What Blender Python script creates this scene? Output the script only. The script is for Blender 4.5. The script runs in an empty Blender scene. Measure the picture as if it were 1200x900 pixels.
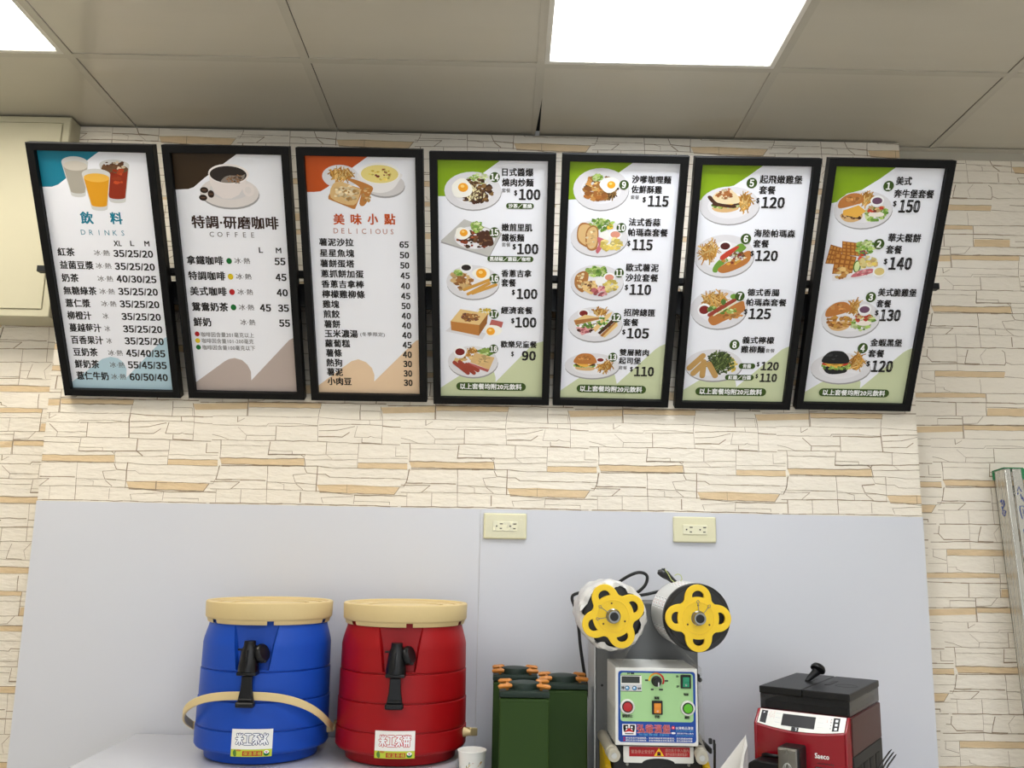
import bpy, bmesh, math, random
from mathutils import Matrix, Vector
sc = bpy.context.scene
COL = sc.collection
PI = math.pi
R = math.radians

# ---------------------------------------------------------------- camera, world, light levels, exposure
cam = bpy.data.cameras.new('camera'); cam_o = bpy.data.objects.new('camera', cam); COL.objects.link(cam_o)
cam.sensor_fit = 'HORIZONTAL'; cam.sensor_width = 36.0; cam.lens = 31.66; cam.clip_start = .02
_r = Vector((.9998, -.0077, .0181)); _u = Vector((-.0192, -.1790, .9837)); _f = Vector((.0043, .9838, .1792))
cam_o.matrix_world = Matrix(((_r.x, _u.x, -_f.x, .0689), (_r.y, _u.y, -_f.y, -2.5055), (_r.z, _u.z, -_f.z, 1.5157), (0, 0, 0, 1)))
sc.camera = cam_o
world = bpy.data.worlds.new('world'); sc.world = world; world.use_nodes = True
world.node_tree.nodes['Background'].inputs[0].default_value = (.75, .82, 1, 1)
world.node_tree.nodes['Background'].inputs[1].default_value = .3
LED = 24.0                                   # radiance of the ceiling light panels
LED_COOL = (.93, .965, 1.0); LED_WARM = (.86, .815, .73)
sc.view_settings.view_transform = 'Standard'; sc.view_settings.look = 'None'
sc.view_settings.gamma = 1; sc.view_settings.use_curve_mapping = False
sc.view_settings.exposure = -0.47
# added fill for the boards, shaped as light from an assumed shop front
_d = bpy.data.lights.new('front_fill', 'AREA'); _d.shape = 'RECTANGLE'; _d.size = 4.6; _d.size_y = 2.0; _d.energy = 55; _d.color = (.86, .93, 1.0)
_do = bpy.data.objects.new('front_fill', _d); COL.objects.link(_do); _do.location = (.6, -5.92, 1.25); _do.rotation_euler = (R(90), 0, 0)
sc.cycles.use_denoising = True
sc.cycles.max_bounces = 10; sc.cycles.diffuse_bounces = 5

# ---------------------------------------------------------------- materials
def lin(c):
    return tuple((x / 12.92 if x <= .04045 else ((x + .055) / 1.055) ** 2.4) for x in c)
def hx(s):
    return lin(tuple(int(s[i:i + 2], 16) / 255 for i in (0, 2, 4)))
MATS = {}
def mat(name, col, rough=.5, metal=0, spec=.5, var=.04, nscale=18, bump=0, bscale=60, stretch=None, alpha=1, trans=0, coat=0, emit=0):
    """col is an sRGB hex string; slow noise varies the tone a little and fine noise gives the grain."""
    if name in MATS: return MATS[name]
    m = bpy.data.materials.new(name); m.use_nodes = True; nt = m.node_tree; b = nt.nodes['Principled BSDF']
    c = hx(col)
    tc = nt.nodes.new('ShaderNodeTexCoord'); mp = nt.nodes.new('ShaderNodeMapping')
    nt.links.new(tc.outputs['Object'], mp.inputs['Vector'])
    if stretch: mp.inputs['Scale'].default_value = stretch
    n = nt.nodes.new('ShaderNodeTexNoise'); n.inputs['Scale'].default_value = nscale; n.inputs['Detail'].default_value = 4
    nt.links.new(mp.outputs['Vector'], n.inputs['Vector'])
    mx = nt.nodes.new('ShaderNodeMix'); mx.data_type = 'RGBA'
    mx.inputs[6].default_value = tuple(x * (1 - var) for x in c) + (1,); mx.inputs[7].default_value = tuple(min(1, x * (1 + var)) for x in c) + (1,)
    nt.links.new(n.outputs['Fac'], mx.inputs[0]); nt.links.new(mx.outputs[2], b.inputs['Base Color'])
    b.inputs['Roughness'].default_value = rough; b.inputs['Metallic'].default_value = metal
    b.inputs['Specular IOR Level'].default_value = spec
    b.inputs['Alpha'].default_value = alpha; b.inputs['Transmission Weight'].default_value = trans
    b.inputs['Coat Weight'].default_value = coat; b.inputs['Coat Roughness'].default_value = .12
    if emit: b.inputs['Emission Color'].default_value = c + (1,); b.inputs['Emission Strength'].default_value = emit
    if bump:
        n2 = nt.nodes.new('ShaderNodeTexNoise'); n2.inputs['Scale'].default_value = bscale; n2.inputs['Detail'].default_value = 5
        nt.links.new(mp.outputs['Vector'], n2.inputs['Vector'])
        bp = nt.nodes.new('ShaderNodeBump'); bp.inputs['Strength'].default_value = bump; bp.inputs['Distance'].default_value = .004
        nt.links.new(n2.outputs['Fac'], bp.inputs['Height']); nt.links.new(bp.outputs['Normal'], b.inputs['Normal'])
    MATS[name] = m
    return m
def print_mat(name, rough=.42):
    if name in MATS: return MATS[name]
    m = bpy.data.materials.new(name); m.use_nodes = True; nt = m.node_tree; b = nt.nodes['Principled BSDF']
    a = nt.nodes.new('ShaderNodeVertexColor'); a.layer_name = 'ink'
    nt.links.new(a.outputs['Color'], b.inputs['Base Color']); b.inputs['Roughness'].default_value = rough
    b.inputs['Specular IOR Level'].default_value = .3
    MATS[name] = m; return m
def light_mat(name, col, s):
    m = bpy.data.materials.new(name); m.use_nodes = True; b = m.node_tree.nodes['Principled BSDF']
    b.inputs['Base Color'].default_value = (.9, .9, .9, 1)
    b.inputs['Emission Color'].default_value = col + (1,); b.inputs['Emission Strength'].default_value = s
    return m

# ---------------------------------------------------------------- object helpers
def thing(name, label, cat, loc=(0, 0, 0), rz=0, group=None):
    o = bpy.data.objects.new(name, None); COL.objects.link(o); o.empty_display_size = .05
    o.location = loc; o.rotation_euler = (0, 0, rz)
    o['label'] = label; o['category'] = cat
    if group: o['group'] = group
    return o
def tag(o, label, cat, group=None):
    o['label'] = label; o['category'] = cat
    if group: o['group'] = group
    return o
class MB:
    """collects shapes and links them as ONE mesh object"""
    def __init__(s): s.v = []; s.f = []; s.m = []; s.sm = []
    def raw(s, vs, fs, mi=0, smooth=False, M=None):
        k = len(s.v)
        for p in vs:
            p = Vector(p)
            if M is not None: p = M @ p
            s.v.append(tuple(p))
        for f in fs: s.f.append(tuple(i + k for i in f)); s.m.append(mi); s.sm.append(smooth)
        return s
    def bm(s, b, mi=0, smooth=False, M=None):
        b.verts.index_update(); s.raw([v.co.copy() for v in b.verts], [[v.index for v in f.verts] for f in b.faces], mi, smooth, M); b.free(); return s
    def box(s, c, d, mi=0, bevel=0, seg=2, M=None, taper=None):
        b = bmesh.new(); bmesh.ops.create_cube(b, size=1)
        for v in b.verts:
            t = 1.0
            if taper and v.co.z > 0: t = taper
            v.co = Vector((v.co.x * d[0] * t, v.co.y * d[1] * t, v.co.z * d[2]))
        if bevel: bmesh.ops.bevel(b, geom=list(b.edges), offset=min(bevel, min(d) * .49), segments=seg, profile=.5, affect='EDGES', clamp_overlap=True)
        T = Matrix.Translation(c)
        return s.bm(b, mi, False, (M @ T) if M is not None else T)
    def lathe(s, prof, seg=48, mi=0, M=None, smooth=True, arc=(0, 2 * PI)):
        full = abs(arc[1] - arc[0] - 2 * PI) < 1e-6; n = seg if full else seg + 1
        vs = []; fs = []
        for i in range(n):
            a = arc[0] + (arc[1] - arc[0]) * i / seg
            for r, z in prof: vs.append((r * math.cos(a), r * math.sin(a), z))
        m = len(prof)
        for i in range(seg):
            j = (i + 1) % n
            for k in range(m - 1):
                q = [i * m + k, j * m + k, j * m + k + 1, i * m + k + 1]
                fs.append(q)
        s.raw(vs, fs, mi, smooth, M)
        return s
    def tube(s, pts, r, seg=10, mi=0, closed=False, M=None, cap=True, flat=None):
        pts = [Vector(p) for p in pts]; n = len(pts); vs = []; fs = []
        up = Vector((0, 0, 1)); prev = None
        for i, p in enumerate(pts):
            a = pts[(i - 1) % n] if (closed or i) else p; b = pts[(i + 1) % n] if (closed or i < n - 1) else p
            t = (b - a).normalized()
            if prev is None: x = t.cross(up if abs(t.z) < .95 else Vector((1, 0, 0))).normalized()
            else: x = (prev - t * prev.dot(t)).normalized()
            prev = x; y = t.cross(x)
            rr = r[i] if isinstance(r, (list, tuple)) else r
            fl = flat or 1
            for k in range(seg):
                w = 2 * PI * k / seg; vs.append(p + x * (rr * math.cos(w)) + y * (rr * fl * math.sin(w)))
        for i in range(n if closed else n - 1):
            j = (i + 1) % n
            for k in range(seg): fs.append([i * seg + k, i * seg + (k + 1) % seg, j * seg + (k + 1) % seg, j * seg + k])
        if cap and not closed: fs.append(list(range(seg))[::-1]); fs.append([(n - 1) * seg + k for k in range(seg)])
        return s.raw(vs, fs, mi, True, M)
    def prism(s, poly, z0, z1, mi=0, M=None, bevel=0, smooth=False):
        b = bmesh.new(); f = b.faces.new([b.verts.new((x, y, z0)) for x, y in poly])
        r = bmesh.ops.extrude_face_region(b, geom=[f]); bmesh.ops.translate(b, vec=(0, 0, z1 - z0), verts=[e for e in r['geom'] if isinstance(e, bmesh.types.BMVert)])
        bmesh.ops.recalc_face_normals(b, faces=b.faces)
        if bevel: bmesh.ops.bevel(b, geom=list(b.edges), offset=bevel, segments=2, profile=.5, affect='EDGES', clamp_overlap=True)
        return s.bm(b, mi, smooth, M)
    def loop(s, prof, w, h, mi=0, M=None, origin=(0, 0)):
        """rectangular picture-frame: prof is a list of (inset, z) swept with mitred corners"""
        vs = []; fs = []
        for ins, z in prof:
            x0, x1, y0, y1 = origin[0] - w / 2 + ins, origin[0] + w / 2 - ins, origin[1] + ins, origin[1] + h - ins
            vs += [(x0, y0, z), (x1, y0, z), (x1, y1, z), (x0, y1, z)]
        for k in range(len(prof) - 1):
            for i in range(4): j = (i + 1) % 4; fs.append([k * 4 + i, k * 4 + j, k * 4 + 4 + j, k * 4 + 4 + i])
        return s.raw(vs, fs, mi, False, M)
    def build(s, name, mats, parent=None, auto=True, M=None):
        me = bpy.data.meshes.new(name); me.from_pydata(s.v, [], s.f)
        for m in (mats if isinstance(mats, (list, tuple)) else [mats]): me.materials.append(m)
        for p, mi, sm in zip(me.polygons, s.m, s.sm): p.material_index = mi; p.use_smooth = sm
        b = bmesh.new(); b.from_mesh(me); bmesh.ops.recalc_face_normals(b, faces=b.faces); b.to_mesh(me); b.free()
        if any(s.sm):
            try: me.set_sharp_from_angle(angle=R(38))
            except Exception: pass
        me.update(); o = bpy.data.objects.new(name, me); COL.objects.link(o)
        if parent: o.parent = parent
        if M is not None: o.matrix_local = M
        return o
def struct(o): o['kind'] = 'structure'; return o
def Tr(x, y, z): return Matrix.Translation((x, y, z))
def Rot(a, ax): return Matrix.Rotation(a, 4, ax)
YFRONT = Rot(R(90), 'X')            # local +z looks towards the room (-Y), local y is up
def plate_curve(splines, depth, bevel=0, res=2):
    """filled 2D outline with holes, extruded; returns verts, faces (local x, y; z = thickness)"""
    cu = bpy.data.curves.new('outline', 'CURVE'); cu.dimensions = '2D'; cu.fill_mode = 'BOTH'; cu.extrude = depth / 2; cu.bevel_depth = bevel; cu.bevel_resolution = 1
    for pts in splines:
        sp = cu.splines.new('POLY'); sp.points.add(len(pts) - 1); sp.use_cyclic_u = True
        for q, (x, y) in zip(sp.points, pts): q.co = (x, y, 0, 1)
    o = bpy.data.objects.new('outline', cu); COL.objects.link(o); bpy.context.view_layer.update()
    me = bpy.data.meshes.new_from_object(o.evaluated_get(bpy.context.evaluated_depsgraph_get()))
    vs = [tuple(v.co) for v in me.vertices]; fs = [tuple(p.vertices) for p in me.polygons]
    bpy.data.objects.remove(o); bpy.data.curves.remove(cu); bpy.data.meshes.remove(me)
    return vs, fs
# traced repeat of the wallpaper (tenths of a millimetre)
TAN="0,0 246,14 1339,1 2349,35 2354,-179 1344,-169 63,-165|3847,-60 5211,-54 5221,-215 3835,-208|2739,-691 3556,-666 5023,-719 4882,-924 2828,-896|692,1590 2734,1590 2727,1454 712,1444|4407,1511 5940,1569 5939,1395 4475,1337|-25,3154 1221,3178 2033,3160 1987,3005 1208,2999 -18,2999|-629,2494 512,2526 1402,2510 1401,2400 998,2399 -637,2370|1430,2091 2494,2098 2476,1872 1403,1868|2989,2514 4014,2521 4006,2434 2981,2424|3246,3184 4010,3179 3987,3003 3237,3002"
JOINT="683,1589 696,1197|-275,1178 696,1197 1639,1186 2669,1201 2699,1395 2744,1566|2669,1201 3364,1156 3844,1142 4443,1153 4979,1149|3839,1563 3844,1151|3865,1394 4393,1394 4419,1162|4406,1525 4466,1211 4481,466|419,1168 424,1023 612,1128|-265,928 619,930 691,922 1240,923 1286,991 1979,1004 2650,959|1312,924 2650,945|4492,980 4980,956|2679,1177 2658,1032 2696,528|2707,975 3367,1007 4085,1011 4468,994|4107,1132 4123,1012|2710,816 3226,840 3702,955|2713,648 3372,651 3561,784|3774,967 3706,658 4088,650 4159,685 4255,654 4470,643|3921,623 3922,503 4447,480|1513,914 1514,530|454,869 700,648 680,514|700,648 1510,659|-254,654 -14,606 228,515|-248,506 704,509 1324,512 2682,518 3279,491 3899,479 4471,466 4981,461|0,501 9,0|20,358 1328,359|1372,479 1335,120 1810,129 2357,140|1341,240 1998,228 2000,147|1335,135 2238,137 2334,68 2371,140|2945,485 2941,174|2357,140 2951,151 3831,182|2941,160 3119,26|2384,-3 3809,24|3842,468 3835,-212|3856,73 5211,75|4877,402 4878,140 5211,146|2349,44 2388,-192|2364,-179 2729,-172 2814,-184 3289,-223 3835,-212 5211,-220|65,-203 1344,-188 2364,-179|18,-213 -62,-593 1309,-600|1344,-188 1363,-848|-202,-652 601,-651 372,-843|-193,-854 986,-841 1363,-834 2732,-856|2364,-216 2439,-366 2714,-390|2061,-435 2137,-632 2720,-682|2061,-426 2416,-391|1357,-637 1688,-640 2445,-664|2729,-186 2723,-870|2747,-398 2960,-395 3080,-473 3956,-480 5235,-484|5259,-233 5235,-494 5141,-693|5141,-707 4526,-705 2739,-691|1593,-632 1831,-699 1835,-830|2162,-678 2354,-830|-28,-874 -23,-1225|656,-861 658,-1212|1363,-848 1374,-1213|2299,-901 2301,-1182|2877,-1045 3254,-1015 3749,-991|2877,-1045 2927,-1184|3796,-953 3775,-1188|3796,-953 5222,-950|2732,-856 3796,-953|3798,-1122 4765,-1127 4765,-1197|-178,-1247 1374,-1227 3116,-1237 4987,-1245|0,0 246,14 1339,1 2349,35|63,-165 1344,-169 2354,-179|3847,-60 5211,-54|3566,-680 3569,-910|2828,-896 4882,-924 5023,-719|692,1590 2734,1590|712,1444 2727,1454|654,3835 641,3190|655,3614 937,3613|985,3807 872,3398 1303,3389|1520,3835 1338,3627 1404,3398|-198,3801 -228,3596 -89,3430 626,3437|-361,3594 -229,3589|639,3393 903,3371 2033,3370 2073,3455 2063,3744 1985,3810|2073,3455 2234,3391 2601,3405|-460,3355 639,3393|-439,3159 624,3180 1220,3168 2017,3174|2005,3025 2566,2992|-25,3154 -43,2522|-563,2763 -50,2773|-407,3136 -419,2951 -61,2857|-23,2673 208,2678 220,2611 382,2564|1269,2933 1279,2531|-629,2504 512,2533 1403,2517 2528,2532|-622,2354 997,2392 1197,2406 1410,2390|1418,2500 1393,1868|-627,2260 525,2239 1416,2250 2503,2245|524,2233 505,1867|1405,2117 2493,2121|-654,1828 497,1850 1386,1861 2472,1865|-35,1757 672,1764|-35,1757 -47,1575|687,1837 664,1194|1286,1849 1107,1647 678,1622|-655,1557 659,1582|692,1590 2450,1607|-19,2992 1207,2993 1987,2998|2601,3405 3432,3404 4730,3410|2582,3185 4708,3186|2566,2992 4689,2994|2528,2532 4644,2533|2503,2245 4615,2245|2472,1865 4579,1873|2450,1607 4552,1607|3304,3836 3249,3401|4008,3166 4008,2980|2995,2960 2974,2531|3792,2976 3768,2536|3353,2521 3328,2247|4213,2525 4187,2250|3130,2243 3114,1878|3822,2230 3788,1871|4283,1880 4273,1602|3393,1863 3386,1608|2651,2041 3639,2040"
# printed content of the seven boards, in millimetres on each sheet
PRINTS=[
{"t":[["飲",-37.7,493.2,33.6,31.1,"teal",1,0],["料",39,493.8,32.4,30.3,"teal",1,0],["DRINKS",-0.4,455.2,119.2,13.3,"lteal",0,1],["XL",34.2,427.6,20.8,13.8,"K",1,0],["L",72.5,428.5,10.4,13.4,"K",1,0],["M",111.3,428.7,13.2,13.4,"K",1,0],["紅茶",-105,401.7,45.4,21.5,"K",1,0],["冰·熱",-10.8,401.4,41.5,15,"gray",0,0],["35/25/20",71.9,400.9,104.9,17.9,"K",1,0],["益菌豆漿",-82,367.1,89.2,21.7,"K",1,0],["冰·熱",-10.7,366.8,41.2,15.1,"gray",0,0],["35/25/20",72,366.2,106.4,18.1,"K",1,0],["奶茶",-104.2,332,45.3,21.9,"K",1,0],["冰·熱",-10.7,331.7,40.9,15.3,"gray",0,0],["40/30/25",72.4,332.2,105.9,18.3,"K",1,0],["無糖綠茶",-82.9,297.2,88.6,22.1,"K",1,0],["冰·熱",-10.6,296.9,40.6,15.4,"gray",0,0],["35/25/20",72.4,297.8,106,18.5,"K",1,0],["薏仁漿",-93.4,262.8,66.7,22.3,"K",1,0],["冰·熱",-10.4,262.7,40.3,15.6,"gray",0,0],["35/25/20",72.3,263.1,106.5,18.6,"K",1,0],["柳橙汁",-94.4,228.2,65,22.6,"K",1,0],["冰",-23.6,228.4,15,15.7,"gray",0,0],["35/25/20",72.6,228.1,106,18.8,"K",1,0],["蔓越莓汁",-83,193.7,86.9,22.8,"K",1,0],["冰",-23.5,193,14.6,15.9,"gray",0,0],["35/25/20",72.5,193.2,106.5,19,"K",1,0],["百香果汁",-83,159,87.8,23,"K",1,0],["冰",-23.2,158.3,14.1,16,"gray",0,0],["35/25/20",72.7,159,106.5,19.2,"K",1,0],["豆奶茶",-92.4,124.3,67,23.2,"K",1,0],["冰·熱",-10.3,123.6,40.1,16.2,"gray",0,0],["45/40/35",72.7,124,107.1,19.4,"K",1,0],["鮮奶茶",-92.9,89.5,66.8,23.4,"K",1,0],["冰·熱",-9.9,88.8,40.8,16.3,"gray",0,0],["55/45/35",73,89.7,107.1,19.6,"K",1,0],["薏仁牛奶",-81.9,55.2,88.6,23.6,"K",1,0],["冰·熱",-10.3,54.2,41,16.5,"gray",0,0],["60/50/40",72.8,54.5,106,19.8,"K",1,0]],
"s":[["poly","teal",[[-162.8,680.6],[21,665.5],[-6.5,646.8],[-40.9,621.5],[-75.9,594],[-99.8,576.9],[-116.2,571.2],[-143.6,570.2],[-157.3,569.8]]],["poly","lblue",[[-148.5,30.7],[-63.1,94],[-49,105],[-25.2,112],[-5.4,108.2],[8.2,95.7],[14.6,78.1],[10.3,50.9],[122.3,163.4],[132.3,171.5],[140.8,171.7],[141.1,7.5],[-150.3,0.5]]],["poly","glass",[[-82.9,633],[-14.8,634.6],[-32,552.7],[-69.6,551.8]]],["ell","glass",-50.8,552.3,18.8,6.3],["ell","glass",-48.8,633.8,34.1,15.3],["poly","milk",[[-79.4,623.4],[-18.8,624.8],[-32.2,560.9],[-69,560.1]]],["ell","milk",-50.6,560.5,18.4,5.1],["ell","milk2",-48.8,625.6,30.3,12.3],["poly","glass",[[13,628.4],[89.7,630.2],[69.5,539.6],[27.5,538.6]]],["ell","glass",48.5,539.1,21,6.3],["ell","glass",51.3,629.3,38.4,13.8],["poly","tea",[[16.6,617.8],[85.3,619.4],[69.6,548.7],[28,547.7]]],["ell","tea",48.8,548.2,20.8,5.1],["ell","tea2",51.2,620.1,34.4,11.1],["clump",["ice","tea2","icebr"],50.7,627.4,31,10,26,13],["clump",["tea3","tea"],57.2,602.8,17.5,19.3,12,16],["poly","glass",[[-34.8,604.5],[38.3,606.2],[19.9,518.9],[-21.1,517.9]]],["ell","glass",-0.6,518.4,20.5,6.3],["ell","glass",1.7,605.4,36.6,13.9],["poly","oj",[[-31.2,594.3],[34.1,595.8],[19.8,527.7],[-20.5,526.7]]],["ell","oj",-0.4,527.2,20.1,5.1],["ell","oj2",1.7,596.6,32.7,11.2]]},
{"t":[["特調·研磨咖啡",5.3,487.8,227,32.6,"brownk",1,0],["COFFEE",-4.8,455.8,123.4,13.2,"gray",0,1],["L",67.3,416.2,10.7,13.8,"K",1,0],["M",114,416.1,14.6,13.8,"K",1,0],["拿鐵咖啡",-83,386.2,96.9,22.9,"K",1,0],["冰·熱",15.5,386.6,41.6,15.4,"gray",0,0],["55",115.6,386.5,28.9,18.4,"K",1,0],["特調咖啡",-82.2,344.4,98.5,23.2,"K",1,0],["冰·熱",16.1,344.2,41.4,15.6,"gray",0,0],["45",115.6,343.6,29.1,18.6,"K",1,0],["美式咖啡",-82,302,98.6,23.5,"K",1,0],["冰·熱",16.6,301.9,41.6,15.8,"gray",0,0],["40",116,301.7,29.7,18.9,"K",1,0],["鴛鴦奶茶",-81.7,259.2,98.2,23.8,"K",1,0],["冰·熱",16.6,259.5,40.9,16,"gray",0,0],["45",67.8,258.9,29.9,19.1,"K",1,0],["35",116.3,258.8,29.4,19.1,"K",1,0],["鮮奶",-106.5,216.3,48.1,24.1,"K",1,0],["冰·熱",16.9,217.6,40.6,16.2,"gray",0,0],["55",116.5,216.9,29.6,19.3,"K",1,0],["咖啡因含量201毫克以上",-41.6,181,144,13.7,"gray",0,0],["咖啡因含量101-200毫克",-42.4,163.1,140.9,13.8,"gray",0,0],["咖啡因含量100毫克以下",-41.1,144.1,143.3,13.9,"gray",0,0]],
"s":[["poly","dbrown",[[-164.1,679.8],[28.8,665.4],[-14.3,635.6],[-64.2,600.4],[-93.8,576.8],[-108,572],[-149.3,569.3]]],["poly","mbrown",[[-158.2,29.4],[-56.5,104.4],[-43.2,111.6],[-27.7,114.6],[-7.8,109.1],[6.2,94.9],[13.9,76.1],[12.9,50.1],[125.6,169],[136,174.4],[143.6,174.6],[153.7,7.9],[-150.7,2.1]]],["ell","shade",-1.6,560.4,76.5,38.9],["ell","saucer",-2.3,565,75.6,38.9],["ell","saucer2",-2.6,570.8,50.9,24.1],["poly","cup",[[-51.8,615.9],[50.6,615.9],[39.6,585.1],[21.8,559.7],[1.4,549.6],[-20.2,549.2],[-40.5,562.4],[-49.9,587.3]]],["ring","cup",47.1,571.8,14.9,16.3],["ell","cuprim",-1,611.9,52.1,25.3],["ell","coffee",-1.9,610.4,47.5,21.5],["clump",["foam","foam2","foam"],15.5,600,22.6,10.8,40,6],["smooth","foam2",[[-22.2,591.6],[-9.3,605.3],[10.4,608.3],[29.7,607.1],[41,611.9],[36.9,600.4],[22.7,592.5],[0.9,589]]],["clump",["foam","foam3","foam"],13.5,598.8,20.3,7.7,50,6],["ell","bean",-67.2,570,10.6,7.8],["ell","bean2",-67.2,570,6.3,1.2],["ell","bean",-50.5,560.3,8.2,9.7],["ell","bean2",-50.5,560.3,6.3,1.2],["ell","bean",-71.8,550.6,10.6,7.8],["ell","bean2",-71.8,550.6,6.3,1.2],["ell","dgreen",-19.1,385.4,7.3,8],["ell","dyel",-18.9,343.1,7.4,8.1],["ell","dred",-18.6,301.2,7.4,8.2],["ell","dgreen",-18.3,258.8,7.5,8.3],["ell","dred",-123.9,182.1,6.5,6.9],["ell","dyel",-124.3,163.1,6.6,6.9],["ell","dgreen",-124.2,144.1,6.6,6.9]]},
{"t":[["美",-62.1,501.9,29.1,27.5,"orange",1,0],["味",-17.2,502.7,28.7,27.5,"orange",1,0],["小",26.2,503.5,27.5,27.5,"orange",1,0],["點",70.4,504.3,29.4,27.5,"orange",1,0],["DELICIOUS",2,471.6,160.6,13.5,"lorange",0,1],["薯泥沙拉",-72,441.4,90.9,20.1,"K",1,0],["65",106,437.9,24.5,16,"K",1,0],["星星魚塊",-71.6,412.5,90.8,20.3,"K",1,0],["50",106.4,410,24.6,16.1,"K",1,0],["薯餅蛋塔",-72.3,384.4,90.6,20.4,"K",1,0],["50",106.5,382.4,24.2,16.2,"K",1,0],["蔥抓餅加蛋",-60.2,356.8,113.7,20.6,"K",1,0],["45",106.9,354.5,24.3,16.4,"K",1,0],["香蔥吉拿棒",-60.2,328.8,113.7,20.7,"K",1,0],["40",107,326.5,23.9,16.5,"K",1,0],["檸檬雞柳條",-59.7,301.1,114.6,20.9,"K",1,0],["45",107.1,298.7,24.5,16.6,"K",1,0],["雞塊",-94.8,273.1,44.5,21.1,"K",1,0],["50",107.2,271.3,24.1,16.8,"K",1,0],["煎餃",-94.4,245.5,44.1,21.2,"K",1,0],["40",107.4,243.6,24.7,16.9,"K",1,0],["薯餅",-94.2,217.6,44.3,21.4,"K",1,0],["40",107.5,216.3,24.3,17,"K",1,0],["玉米濃湯",-71,190.5,90.5,21.6,"K",1,0],["40",107.7,188.8,24.9,17.1,"K",1,0],["蘿蔔糕",-82.2,162.6,68,21.7,"K",1,0],["45",107.9,161,24.4,17.3,"K",1,0],["薯條",-93.7,135.1,43.7,21.9,"K",1,0],["40",107.8,133.6,24.5,17.4,"K",1,0],["熱狗",-94,106.9,43.9,22.1,"K",1,0],["30",108,106.6,24.1,17.5,"K",1,0],["薯泥",-93.8,79.7,44.1,22.3,"K",1,0],["30",108.1,78.8,23.7,17.7,"K",1,0],["小肉豆",-82.2,52.5,66.9,22.4,"K",1,0],["30",108.3,51.3,24.3,17.8,"K",1,0],["(冬季限定)",14.1,189.3,67.2,13.3,"gray",0,0]],
"s":[["poly","orange",[[-157.6,680.5],[20.4,663.7],[-14.2,639.3],[-53,611],[-88.4,583.3],[-105.9,572.9],[-123.1,570.8],[-149.6,570.3]]],["poly","mtan",[[-153.1,29.9],[-66.1,97.2],[-46.7,111.7],[-27.8,117.7],[-6.7,109.6],[8.7,92.9],[15,73.1],[13.7,53],[122.8,165.2],[133.6,174.8],[146.9,178.4],[154.8,9.4],[-149.2,3.9]]],["ell","plate",-53,611,47.1,29.6],["fries",["fry","fry2","fry3"],-50.9,616.6,37.6,17.8,46],["ell","shade",59.1,588.9,52.9,30.6],["ell","saucer2",59.2,592.6,52.1,29.8],["smooth","bowl",[[-4.5,621.1],[-1,597.1],[17.2,578.8],[47.2,571.1],[77.7,579.9],[95.3,600.7],[99.6,622.9]]],["ell","bowl2",47.8,622,52.6,26.6],["ell","soup",47.7,619.1,48.1,22.9],["clump",["corn","corn2","baconc","soup2"],50.6,617.6,28.2,14.8,34,9],["smooth","toast3",[[-36.4,605],[-19.4,605.3],[27,587.6],[23.7,569.6],[6.2,539.2],[-7,542.8],[-1.6,580.4]]],["clump",["toast2","toast"],12.9,565.7,9.5,18.8,14,12],["poly","toast3",[[-64.8,601.6],[2.9,580.4],[1.1,572.9],[-18.9,529.3],[-24.6,529.2],[-86.9,553.4],[-86.6,560.2]]],["smooth","toast",[[-64.2,598.6],[-5.4,581],[-2.6,574.7],[-22.3,538.7],[-80.3,557.3]]],["clump",["toast","toast4","toast2","toast4"],-41.8,570.3,32.2,19.5,60,13]]},
{"t":[["14",5.1,620.1,20.8,16.2,"white",1,0],["15",5.3,478.4,21.3,16.9,"white",1,0],["16",6.2,355.1,21,17,"white",1,0],["17",5.6,256.9,20,16.4,"white",1,0],["18",5.4,158.2,19.7,16.3,"white",1,0],["日式醬爆",64,633.5,80.6,19.7,"K",1,0],["燒肉炒麵",64.5,607.6,80.9,19.9,"K",1,0],["套餐",34.5,587.2,22.2,10.8,"gray",0,0],["$",59.4,580.6,7.8,14.7,"K",1,0],["100",95.6,577.2,55.1,26.3,"K",1,0],["沙茶／蔥燒",71.5,547.8,60.8,10.7,"white",1,0],["嫩煎里肌",64.1,491.9,80.3,19.8,"K",1,0],["鐵板麵",54,465.1,59.6,20,"K",1,0],["套餐",36.1,446.5,22.7,11.2,"gray",0,0],["$",57.9,440.8,8.8,15.3,"K",1,0],["100",93.5,435.6,55.8,26.6,"K",1,0],["黑胡椒／蘑菇／咖哩",47.2,408.3,108.1,11.1,"white",1,0],["香蔥吉拿",64.6,369.8,80.5,19.7,"K",1,0],["套餐",44.1,344.1,39.2,20.7,"K",1,0],["$",57.2,317.7,8.1,15,"K",1,0],["100",93.8,314.1,55.2,26.7,"K",1,0],["經濟套餐",67.1,268.4,85.4,19.8,"K",1,0],["$",56.7,238.6,9,15.3,"K",1,0],["100",92,234.8,57.4,27.3,"K",1,0],["歡樂兒童餐",73.8,172.2,99.3,19.1,"K",1,0],["$",57.2,144.1,7.5,14.9,"K",1,0],["90",102.1,139.9,38.3,26.3,"K",1,0],["以上套餐均附20元飲料",-1.5,48.4,171.4,16.8,"white",1,0]],
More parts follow.
